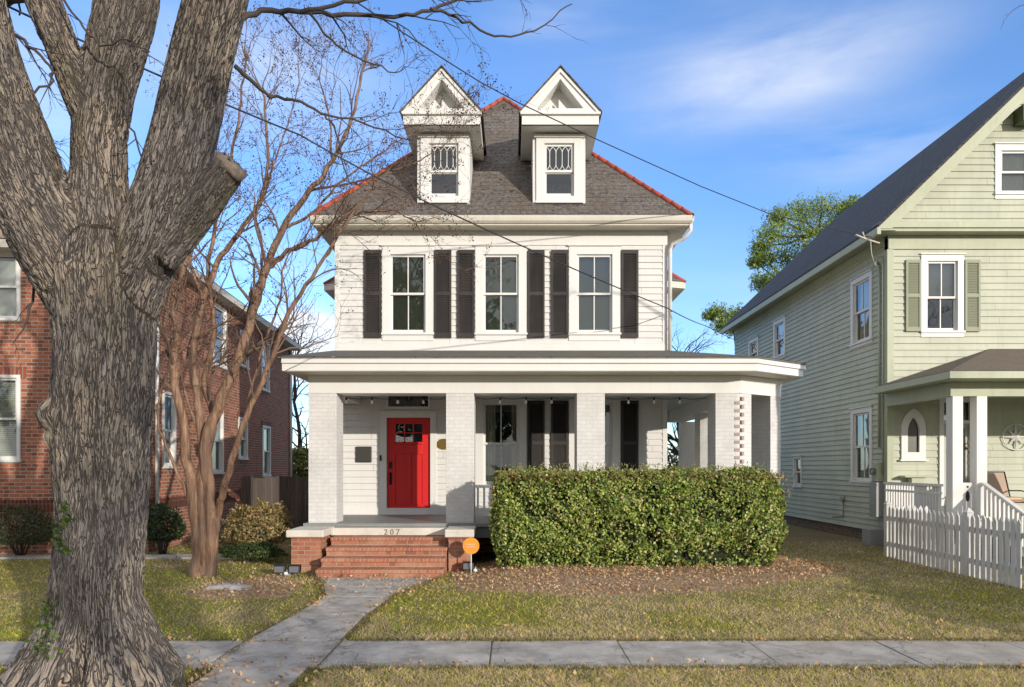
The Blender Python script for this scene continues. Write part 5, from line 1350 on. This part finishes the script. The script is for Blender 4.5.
# -------- branch growth
class Br:
    def __init__(s, seed): s.m = MB(); s.r = random.Random(seed); s.tips = []; s.n = 0
    def path(s, pts, r0, r1, sides=6, sub=4, wob=.02):
        pts = [Vector(p) for p in pts]; out = []
        for i in range(len(pts) - 1):
            p0 = pts[max(0, i - 1)]; p1 = pts[i]; p2 = pts[i + 1]; p3 = pts[min(len(pts) - 1, i + 2)]
            for k in range(sub):
                t = k / sub; q = .5 * ((2 * p1) + (p2 - p0) * t + (2 * p0 - 5 * p1 + 4 * p2 - p3) * t * t + (3 * p1 - p0 - 3 * p2 + p3) * t ** 3)
                if i + k: q = q + Vector((s.r.gauss(0, wob), s.r.gauss(0, wob), s.r.gauss(0, wob)))
                out.append(q)
        out.append(pts[-1]); n = len(out); rad = [r0 + (r1 - r0) * i / (n - 1) for i in range(n)]
        s.m.tube(out, rad, sides, cap=False); s.n += 1; return out, rad
    def grow(s, p, d, L, r, depth, up=.15, spread=.7, kids=(3, 5), ratio=.6):
        n = max(3, int(L / .12)); pts = [p]; dirs = [d.normalized()]; cur = d.normalized()
        for i in range(n):
            cur = (cur + Vector((s.r.gauss(0, .16), s.r.gauss(0, .16), s.r.gauss(0, .16) + up * .3))).normalized(); pts.append(pts[-1] + cur * (L / n)); dirs.append(cur)
        s.m.tube(pts, [r * (1 - .65 * i / n) for i in range(n + 1)], 4 if r < .012 else 6, cap=False); s.n += 1
        if depth <= 0: s.tips.append(pts[-1]); s.tips.append(pts[-2]); return
        for k in range(s.r.randint(*kids)):
            i = s.r.randint(max(1, n // 4), n); s.kid(pts[i], dirs[i], L * ratio * s.r.uniform(.6, 1.15), r * (1 - .65 * i / n) * .7, depth - 1, up, spread, kids, ratio)
    def kid(s, p, d, L, r, depth, up, spread, kids, ratio):
        ax = Vector((s.r.gauss(0, 1), s.r.gauss(0, 1), s.r.gauss(0, 1))); ax = (ax - d * ax.dot(d)).normalized()
        s.grow(p, (d + ax * spread * s.r.uniform(.6, 1.3)), L, max(r, .0025), depth, up, spread, kids, ratio)

# branches of the big tree, hanging across the sky
b = Br(11)
def obr(pts, r0, r1, kids=5, L=.6, depth=2, dy=0):
    n = len(pts); P3 = [P(q[0], q[1], YT + dy * i / (n - 1)) for i, q in enumerate(pts)]; out, rad = b.path(P3, r0, r1, wob=.008)
    for k in range(kids):
        i = b.r.randint(2, len(out) - 1); d = (out[i] - out[i - 1]).normalized(); b.kid(out[i], d, L * b.r.uniform(.5, 1.2), rad[i] * .6, depth, -.1, .9, (2, 4), .6)
obr([(240, 22), (262, 10), (300, 12), (345, 15), (395, 16), (430, 10), (470, -6), (520, -30)], .022, .010, 6, .45, 2, .6)
obr([(300, 12), (345, 4), (400, -6), (450, -8), (500, -20)], .016, .006, 4, .5, 2, .3)
obr([(430, 8), (458, 18), (480, 30), (510, 37), (545, 24), (572, 4)], .012, .004, 3, .25, 1, .4)
obr([(235, 66), (252, 82), (270, 95), (300, 102), (330, 115), (372, 126), (412, 140)], .017, .005, 6, .45, 2, .6)
obr([(325, 113), (336, 135), (343, 160), (352, 185), (380, 170)], .008, .003, 3, .3, 1, .3)
obr([(-5, 22), (22, 40), (45, 60), (52, 80), (30, 100), (45, 140), (60, 160)], .014, .004, 4, .35, 2, -.2)
obr([(60, -5), (80, 20), (100, 45), (128, 40), (150, 52)], .010, .004, 3, .35, 2, -.3)
obr([(310, 14), (330, 40), (365, 62), (395, 72), (405, 68)], .010, .003, 4, .3, 1, .4)
obr([(128, 120), (140, 150), (150, 190), (158, 220)], .008, .003, 6, .4, 2, .3)
obr([(20, 110), (38, 140), (55, 175), (62, 215), (58, 235)], .009, .003, 6, .35, 2, .3)
obr([(40, 270), (32, 300), (26, 325), (12, 345)], .012, .003, 2, .2, 1, -.1)
# upper crown beyond the frame
for sk in (skel[1], skel[2], skel[3], skel[4]):
    for j in range(len(sk) - 3, len(sk)):
        p, r_ = sk[j]; d = (sk[j][0] - sk[j - 1][0]).normalized()
        for q in range(3): b.kid(p, d, 1.8 * b.r.uniform(.6, 1.2), r_ * .35, 3, .05, .8, (3, 4), .62)
b.m.build('branches', TWIG, ot)
# ivy on the trunk
from mathutils.bvhtree import BVHTree
bv = BVHTree.FromPolygons([v.co.copy() for v in me.vertices], [tuple(p.vertices) for p in me.polygons])
C = []; NB = []
rr = random.Random(8); og = Vector((-3.1, 5.2, 0))
for k in range(260):
    t_ = rr.random()
    if k % 2: px, py = 63 + 6 * math.sin(t_ * 7) + rr.gauss(0, 3.0), 500 + 52 * t_
    else: px, py = 47 + rr.gauss(0, 6), 598 + 62 * rr.random()
    q = Vector(P(px, py, 4.0)); e = Vector((0, 0, EYE)); h, n_, _, _ = bv.ray_cast(e - og, (q - e).normalized())
    if h is None: continue
    h = h + og + n_ * rr.uniform(.004, .02); C.append(tuple(h)); NB.append(tuple(n_))
o = leafcloud('ivy', np.array(C), .034, LEAF, [(.07, .11, .02), (.11, .16, .03), (.04, .07, .015)], nbias=np.array(NB) * 1.3, aspect=.85); tag(o, 'small patches of green ivy climbing the big street tree trunk', 'ivy')

# -------- crape myrtle
ct = thing('crape_myrtle', 'bare multi-stemmed crape myrtle with smooth cinnamon bark on the left lawn', 'tree', (-5.3, 10.9, 0))
YC = 10.9; b = Br(5)
stems = [
 ([(188, 580), (191, 540), (190, 500), (186, 450), (181, 410), (172, 370), (178, 335), (174, 300), (186, 262), (182, 225), (195, 190), (205, 130)], 11, 2.5, -.5),
 ([(203, 582), (200, 540), (201, 500), (203, 450), (198, 405), (193, 350), (203, 300), (218, 262), (238, 232), (262, 200), (268, 150), (262, 90)], 11, 2.2, .6),
 ([(210, 582), (213, 540), (210, 500), (206, 450), (220, 400), (238, 358), (254, 308), (266, 270), (284, 228), (308, 192), (332, 162), (352, 118), (362, 72)], 13, 2.2, -.3),
 ([(216, 580), (221, 540), (224, 510), (229, 482), (243, 425), (263, 380), (288, 315), (318, 268), (345, 225), (372, 190)], 8, 1.8, -1.0),
 ([(198, 582), (196, 540), (195, 500), (207, 460), (214, 420), (205, 380), (215, 330), (208, 280), (214, 230), (228, 170), (240, 110), (246, 60)], 8, 2, .9)]
main = []
for pts, r0, r1, dy in stems:
    n = len(pts); P3 = []
    for i, q in enumerate(pts):
        q = (206 + (q[0] - 206) * (.55 if q[1] > 535 else .7 if q[1] > 505 else .85 if q[1] > 480 else 1), q[1])
        yy = YC + dy * max(0, i - 2) / (n - 1) + (.08 * (q[0] - 203) / 15 if i < 3 else 0); P3.append(P(q[0], q[1], yy))
    out, rad = b.path(P3, r0 * YC / F * .56, r1 * YC / F * .45, 10, 5, .012); main.append((out, rad))
b.m.build('trunk', CRAPE, ct)
b2 = Br(17)
secs = [([(266, 270), (285, 255), (310, 240), (335, 222), (362, 212), (395, 212), (418, 222)], 4.5, 1.0, -.6), ([(284, 228), (310, 215), (345, 178), (385, 150), (410, 135)], 3.2, .8, .5),
        ([(190, 500), (176, 470), (160, 430), (158, 400), (168, 370), (165, 330)], 3.5, 1.0, -.3), ([(203, 300), (190, 260), (200, 215), (215, 160), (208, 110)], 3, .8, .8), ([(254, 308), (262, 260), (258, 210), (275, 160), (295, 100), (300, 60)], 3, .8, .8),
        ([(243, 425), (262, 350), (280, 300), (285, 262), (310, 230), (322, 190)], 2.6, .8, -.5), ([(206, 450), (190, 410), (182, 370), (195, 330), (200, 280)], 3, 1, .4), ([(308, 192), (340, 185), (380, 175), (420, 160), (450, 140)], 2.4, .7, -.8), ([(332, 162), (330, 120), (320, 80), (325, 50)], 2, .7, .2)]
for pts, r0, r1, dy in secs:
    n = len(pts); out, rad = b2.path([P(q[0], q[1], YC + dy * i / (n - 1)) for i, q in enumerate(pts)], r0 * YC / F * .56, r1 * YC / F * .45, 7, 5, .012); main.append((out, rad))
b2.m.build('branch', CRAPE, ct)
b3 = Br(23)
for out, rad in main:
    n = len(out)
    for k in range(17):
        i = b3.r.randint(int(n * .38), n - 1); 
        if out[i].z < 2.6: continue
        d = (out[i] - out[i - 1]).normalized(); b3.kid(out[i], d, b3.r.uniform(.6, 1.25), rad[i] * .45, 2, .12, .75, (2, 4), .62)
    d = (out[-1] - out[-2]).normalized()
    for k in range(3): b3.kid(out[-1], d, b3.r.uniform(.5, 1.0), rad[-1] * .8, 2, .1, .5, (2, 4), .62)
b3.m.build('twigs', CRTWIG, ct)
tips = [t for t in b3.tips if b3.r.random() < .75]
C = np.array([[t.x, t.y, t.z] for t in tips]); C = np.concatenate([C + rng.normal(size=C.shape) * .022 for _ in range(4)])
o = leafcloud('seed_pods', C, .024, LITTER, [(.09, .05, .04), (.13, .07, .05), (.06, .04, .035)], ct, aspect=.9)

# -------- far trees
def pine(name, label, cx, cy, clumps, trunk, pal, size, per, group='trees beyond the houses'):
    t = thing(name, label, 'tree', (cx, cy, 0), group); m = MB(); m.tube(trunk[0], trunk[1], 8)
    allC = []
    for (x, y, z, r) in clumps:
        k = min(trunk[0], key=lambda p: (Vector(p) - Vector((x, y, z - r))).length); m.tube([k, ((k[0] + x) / 2, (k[1] + y) / 2, (k[2] + z) / 2 - .2), (x, y, z)], [.12, .08, .03], 5)
        d = rng.normal(size=(per, 3)); d /= np.linalg.norm(d, axis=1)[:, None]; rad = rng.uniform(.05, 1.7, per) ** .5 * np.where(fnoise(d[:, 0] * 5 + x * 3, d[:, 2] * 5 + z * 3, 9) > .5, 1, .62)
        lum = .75 + .5 * fnoise(d[:, 0] * 3 + x, d[:, 2] * 3 + z, 7); allC.append(np.stack([x + d[:, 0] * rad * r * lum, y + d[:, 1] * rad * r * lum, z + d[:, 2] * rad * r * .82 * lum], 1))
    m.build('trunk', TWIG, t); leafcloud('crown', np.concatenate(allC), size, LEAF, pal, t, aspect=.28)
PINEP = [(.17, .27, .055), (.25, .35, .07), (.38, .44, .09), (.09, .15, .045)]
rr = random.Random(12); cl = []
for px, py, r in ((778, 218, 1.0), (800, 212, 1.3), (822, 208, 1.3), (845, 210, 1.0), (770, 235, 1.1), (795, 235, 1.5), (822, 232, 1.4), (764, 258, 1.0), (785, 258, 1.3), (806, 262, 1.3), (836, 226, 1.2), (762, 282, .8), (778, 278, .8), (794, 284, 1.0), (854, 206, .7), (760, 247, .7), (815, 250, 1.2), (756, 262, .5), (775, 300, .9), (800, 300, 1.0), (768, 290, .5)):
    x, y, z = P(px, py, 46 + rr.uniform(-1.5, 1.5)); cl.append((x, y, z, r * .95))
pine('pine_tree', 'tall sunlit pine rising behind the green house roof', 20.5, 46, cl, ([(20.5, 46, 0), (20.2, 46, 8), (19.9, 46, 13), (20.6, 46, 17.5)], [.3, .25, .18, .06]), PINEP, .20, 1500)
cl = []
for px, py, r in ((716, 312, .75), (728, 318, .9), (740, 314, .7), (722, 325, .6), (733, 328, .7), (709, 316, .4), (748, 330, .6)):
    x, y, z = P(px, py, 46 + rr.uniform(-1, 1)); cl.append((x, y, z, r))
pine('pine_tree', 'smaller pine top just left of the far end of the green roof', 15.5, 46, cl, ([(15.8, 46, 0), (15.4, 46, 8), (14.9, 46, 11.3)], [.25, .18, .06]), PINEP, .19, 1200)
# undergrowth seen through gaps
def fartree(name, label, x, y, h, seed, r=.12, leaves=0, pal=None):
    t = thing(name, label, 'tree', (x, y, 0), 'trees beyond the houses'); b = Br(seed); out, rad = b.path([(x, y, 0), (x + .2, y, h * .35), (x - .1, y, h * .7), (x + .1, y, h)], r, r * .3, 7, 4, .04)
    b.m.build('trunk', TWIG, t); b2 = Br(seed + 1)
    for k in range(26):
        i = b2.r.randint(2, len(out) - 1); d = (out[i] - out[i - 1]).normalized(); b2.kid(out[i], d, h * .33 * b2.r.uniform(.5, 1.1), rad[i] * .5, 2, .1, 1.0, (3, 5), .6)
    b2.m.build('twigs', TWIG, t)
fartree('bare_tree', 'bare grey tree seen in the gap between brick house and porch', -9.8, 31, 7.5, 41)
fartree('bare_tree', 'bare dark tree seen through the side porch opening', 6.6, 27, 6.0, 51, .16)
bush('yellow_shrub', 'yellow green bush far back in the gap left of the porch', -9.3, 30, 1.0, 1.0, 2.6, 5000, .16, [(.22, .22, .04), (.14, .17, .03), (.28, .24, .06)])
bush('back_hedge', 'brown green thicket behind the side porch opening', 7.3, 29, 2.6, 1.2, 2.6, 6000, .16, [(.07, .08, .03), (.12, .10, .05), (.16, .13, .07)])
# neighbour tree off to the right whose twigs reach into the top corner
nt = thing('street_tree', 'bare street tree at the right whose thin twigs reach the top corner', 'tree', (8.8, 8.2, 0)); b = Br(61)
b.path([(8.8, 8.2, -.05), (8.75, 8.2, 2.5), (8.6, 8.2, 5), (8.3, 8.3, 7.6)], .14, .05, 10, 5, .015)
q, rd = b.path([(8.45, 8.25, 6.2), (7.7, 8.2, 6.9), (6.9, 8.1, 7.25), (6.35, 8.05, 7.28), (5.95, 8, 7.15)], .03, .003, 5, 4, .015)
for k in range(10): i = b.r.randint(8, len(q) - 1); b.kid(q[i], (q[i] - q[i - 1]).normalized(), .3, .004, 1, 0, .7, (2, 3), .6)
for k in range(7): b.kid(Vector((8.4 + k * .03, 8.25, 5 + .35 * k)), Vector((.5, 0, .6)), 1.3, .02, 2, .1, .9, (2, 4), .6)
b.m.build('trunk', TWIG, nt)

# evergreens and houses across the street, behind the viewpoint: they stand in the window reflections
for i, (x, y, h, r) in enumerate(((-3, -27, 15, 4.0), (-10, -29, 18, 4.5), (-18, -27, 15, 4.2), (-27, -30, 17, 5), (3.5, -33, 14, 3.2), (-37, -28, 16, 5))):
    bush('street_evergreen', ['broad evergreen across the street directly facing the red door', 'tallest evergreen across the street, left of the one facing the door', 'middle-height evergreen between two taller ones across the street', 'tall evergreen just right of the farthest left one across the street', 'narrow evergreen across the street nearest the right', 'farthest left evergreen across the street'][i], x, y, r, r * .8, h, 2600, .8, [(.05, .08, .02), (.08, .12, .03), (.12, .15, .04)], cat='tree', group='evergreens across the street')

# bare street trees behind the viewpoint: the low sun throws their branch shadows over the lawn and porch
def streettree(x, y, h, seed, label):
    t = thing('street_tree', label, 'tree', (x, y, 0), 'bare street trees'); b = Br(seed); out, rad = b.path([(x, y, -.1), (x + .1, y, h * .3), (x - .1, y + .1, h * .6), (x + .1, y, h)], .17, .04, 8, 5, .03)
    b.m.build('trunk', TWIG, t); b2 = Br(seed + 1)
    for k in range(24):
        i = b2.r.randint(5, len(out) - 1); d = (out[i] - out[i - 1]).normalized(); b2.kid(out[i], d, h * .30 * b2.r.uniform(.6, 1.2), rad[i] * .6, 3, .15, .9, (3, 4), .6)
    b2.m.build('branches', TWIG, t)
streettree(8.6, -8.0, 9.5, 71, 'bare street tree behind the viewpoint, nearer of the two')
streettree(23.5, -9.0, 9.5, 81, 'bare street tree across the street behind the viewpoint, farther of the two')

# -------- wires
def wire(name, label, pts, r, sag=0):
    m = MB(); P3 = [Vector(p) for p in pts]; out = []
    for a, c in zip(P3[:-1], P3[1:]):
        for k in range(16): t_ = k / 16; q = a.lerp(c, t_); q.z -= sag * 4 * t_ * (1 - t_); out.append(q)
    out.append(P3[-1]); m.tube(out, r, 5); o = m.build(name, simple(name + '_black', (.02, .02, .022), .5)); tag(o, label, 'wire', 'overhead wires'); return o
e_ = (8.05, 15.2, 6.85)
wire('service_cable', 'upper black service cable crossing the right dormer towards the green house', [P(240, -60, 6.0), P(350, -2, 8.2), P(445, 60, 9.5), P(480, 82, 9.9), P(521, 104, 10.4), P(596, 139, 11.4), P(700, 186, 13.0), P(770, 214, 14.2), e_], .009, 0)
wire('service_cable', 'lower black cable from top left slanting down past the front windows', [P(-10, -2, 6.2), P(300, 135, 8.4), P(448, 212, 9.6), P(667, 308, 13.6), P(706, 326, 20), P(750, 346, 31)], .011, .03)
wire('service_cable', 'thin cable slanting from the tree top to the left dormer gable', [P(330, -60, 7), P(420, 8, 8.5), P(449, 76, 11), (8.0, 30, 8)], .006, .0) if False else None
m = MB(); m.tube([(8.2, 15.25, 6.75), (7.8, 15.1, 6.8), (7.55, 15.0, 6.85)], .02, 6); m.tube([(7.8, 15.1, 6.8), (7.75, 15.1, 6.95)], .015, 6); m.tube([(7.95, 15.15, 6.8), (8.0, 15.2, 6.5), (8.15, 15.35, 6.3)], .01, 5); o = m.build('cable_bracket', CREAM); tag(o, 'pale bracket holding the service cable at the green house corner', 'bracket')

# ================================================================== camera, light, sky
cam = bpy.data.cameras.new('camera'); co_ = bpy.data.objects.new('camera', cam); COL.objects.link(co_)
co_.location = (0, 0, EYE); co_.rotation_euler = (math.pi / 2, 0, 0); cam.sensor_width = 36; cam.lens = F / 1024 * 36; cam.shift_y = (HZ - 343.5) / 1024; cam.clip_end = 3000; cam.clip_start = .1
SC.camera = co_
sd = Vector((.78, -1, .293)).normalized()
su_ = bpy.data.lights.new('sun', 'SUN'); su_.energy = 2.75; su_.angle = math.radians(.6); su_.color = (1, .91, .80); so = bpy.data.objects.new('sun', su_); COL.objects.link(so)
so.rotation_euler = (-sd).to_track_quat('-Z', 'Y').to_euler(); so.location = (20, -20, 12)
w = bpy.data.worlds.new('World'); SC.world = w; w.use_nodes = True; nt_ = w.node_tree; N_ = nt_.nodes; L_ = nt_.links; bg = N_['Background']
sky = N_.new('ShaderNodeTexSky'); sky.sky_type = 'NISHITA'; sky.sun_disc = False; sky.sun_elevation = math.asin(sd.z); sky.sun_rotation = math.atan2(sd.x, sd.y)
sky.air_density = 1.0; sky.dust_density = .3; sky.ozone_density = 2.5
tc = N_.new('ShaderNodeTexCoord')
def vm(op, a, b_=None):
    x = N_.new('ShaderNodeVectorMath'); x.operation = op
    if hasattr(a, 'links'): L_.new(a, x.inputs[0])
    else: x.inputs[0].default_value = a
    if b_ is not None:
        if hasattr(b_, 'links'): L_.new(b_, x.inputs[1])
        else: x.inputs[1].default_value = b_
    return x
def mt(op, a, b_=0.0, c_=None):
    x = N_.new('ShaderNodeMath'); x.operation = op
    for i, v in ((0, a), (1, b_)):
        if hasattr(v, 'links'): L_.new(v, x.inputs[i])
        else: x.inputs[i].default_value = v
    return x.outputs[0]
D = vm('NORMALIZE', tc.outputs['Generated']).outputs[0]
def nz(scale, mapscale, det=6, loc=(0, 0, 0)):
    mp = N_.new('ShaderNodeMapping'); L_.new(D, mp.inputs[0]); mp.inputs['Scale'].default_value = mapscale; mp.inputs['Location'].default_value = loc
    x = N_.new('ShaderNodeTexNoise'); L_.new(mp.outputs[0], x.inputs['Vector']); x.inputs['Scale'].default_value = scale; x.inputs['Detail'].default_value = det; x.inputs['Roughness'].default_value = .55; x.inputs['Distortion'].default_value = .4; return x.outputs['Fac']
wisp = nz(3.0, (1, 1, 4.5), 9); fine = nz(7, (1, 1, 2.5), 7, (3, 1, 0))
def blob(px, py, rx, ry, amp, src, lo, hi):
    d0 = Vector(((px - 512), F, HZ - py)).normalized(); v = vm('SUBTRACT', D, tuple(d0)); v = vm('MULTIPLY', v.outputs[0], (F / rx, 1, F / ry)); ln = vm('LENGTH', v.outputs[0]).outputs['Value']
    mr = N_.new('ShaderNodeMapRange'); mr.interpolation_type = 'SMOOTHSTEP'; L_.new(ln, mr.inputs[0]); mr.inputs[1].default_value = 1.0; mr.inputs[2].default_value = 0.0; mr.inputs[3].default_value = 0; mr.inputs[4].default_value = 1
    m2 = N_.new('ShaderNodeMapRange'); L_.new(src, m2.inputs[0]); m2.inputs[1].default_value = lo; m2.inputs[2].default_value = hi
    return mt('MULTIPLY', mt('MULTIPLY', mr.outputs[0], m2.outputs[0]), amp)
acc = None
for args in ((770, 80, 150, 50, 0.62, wisp, .30, .72), (730, 60, 230, 80, .25, wisp, .3, .7), (860, 148, 120, 40, .4, wisp, .34, .70), (250, 80, 200, 70, .45, wisp, .3, .7), (30, 110, 90, 80, .6, wisp, .3, .7), (560, 15, 90, 25, .5, wisp, .3, .7), (305, 345, 70, 48, 3.2, fine, .30, .55), (700, 330, 330, 110, .22, wisp, .3, .7), (330, 300, 200, 120, .3, wisp, .35, .7)):
    v = blob(*args); acc = v if acc is None else mt('ADD', acc, v)
cl_ = mt('MINIMUM', acc, .92)
tint = N_.new('ShaderNodeMix'); tint.data_type = 'RGBA'; tint.blend_type = 'MULTIPLY'; tint.inputs[0].default_value = 1; L_.new(sky.outputs[0], tint.inputs[6]); tint.inputs[7].default_value = (.92, 1.13, 1.46, 1)
mx = N_.new('ShaderNodeMix'); mx.data_type = 'RGBA'; L_.new(cl_, mx.inputs[0]); L_.new(tint.outputs[2], mx.inputs[6]); mx.inputs[7].default_value = (4.6, 4.7, 4.9, 1)
# broken warm cloud added overhead and behind the viewpoint, unseen, as soft fill light
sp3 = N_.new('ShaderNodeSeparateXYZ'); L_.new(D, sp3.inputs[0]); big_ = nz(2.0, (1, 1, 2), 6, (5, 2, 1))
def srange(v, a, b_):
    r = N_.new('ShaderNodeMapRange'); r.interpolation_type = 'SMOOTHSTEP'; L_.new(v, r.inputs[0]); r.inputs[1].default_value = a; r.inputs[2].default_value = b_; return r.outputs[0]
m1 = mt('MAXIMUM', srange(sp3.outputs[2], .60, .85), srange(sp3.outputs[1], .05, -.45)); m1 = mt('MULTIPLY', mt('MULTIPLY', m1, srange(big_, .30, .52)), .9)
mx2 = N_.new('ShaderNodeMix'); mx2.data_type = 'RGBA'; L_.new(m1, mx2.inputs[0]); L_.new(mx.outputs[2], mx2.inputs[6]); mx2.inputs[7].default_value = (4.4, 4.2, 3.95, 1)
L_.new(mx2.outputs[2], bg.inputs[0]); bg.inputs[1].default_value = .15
SC.view_settings.view_transform = 'Standard'; SC.view_settings.look = 'None'; SC.view_settings.exposure = 0.64; SC.view_settings.gamma = 1
SC.render.engine = 'CYCLES'; SC.cycles.max_bounces = 6; SC.cycles.transparent_max_bounces = 12
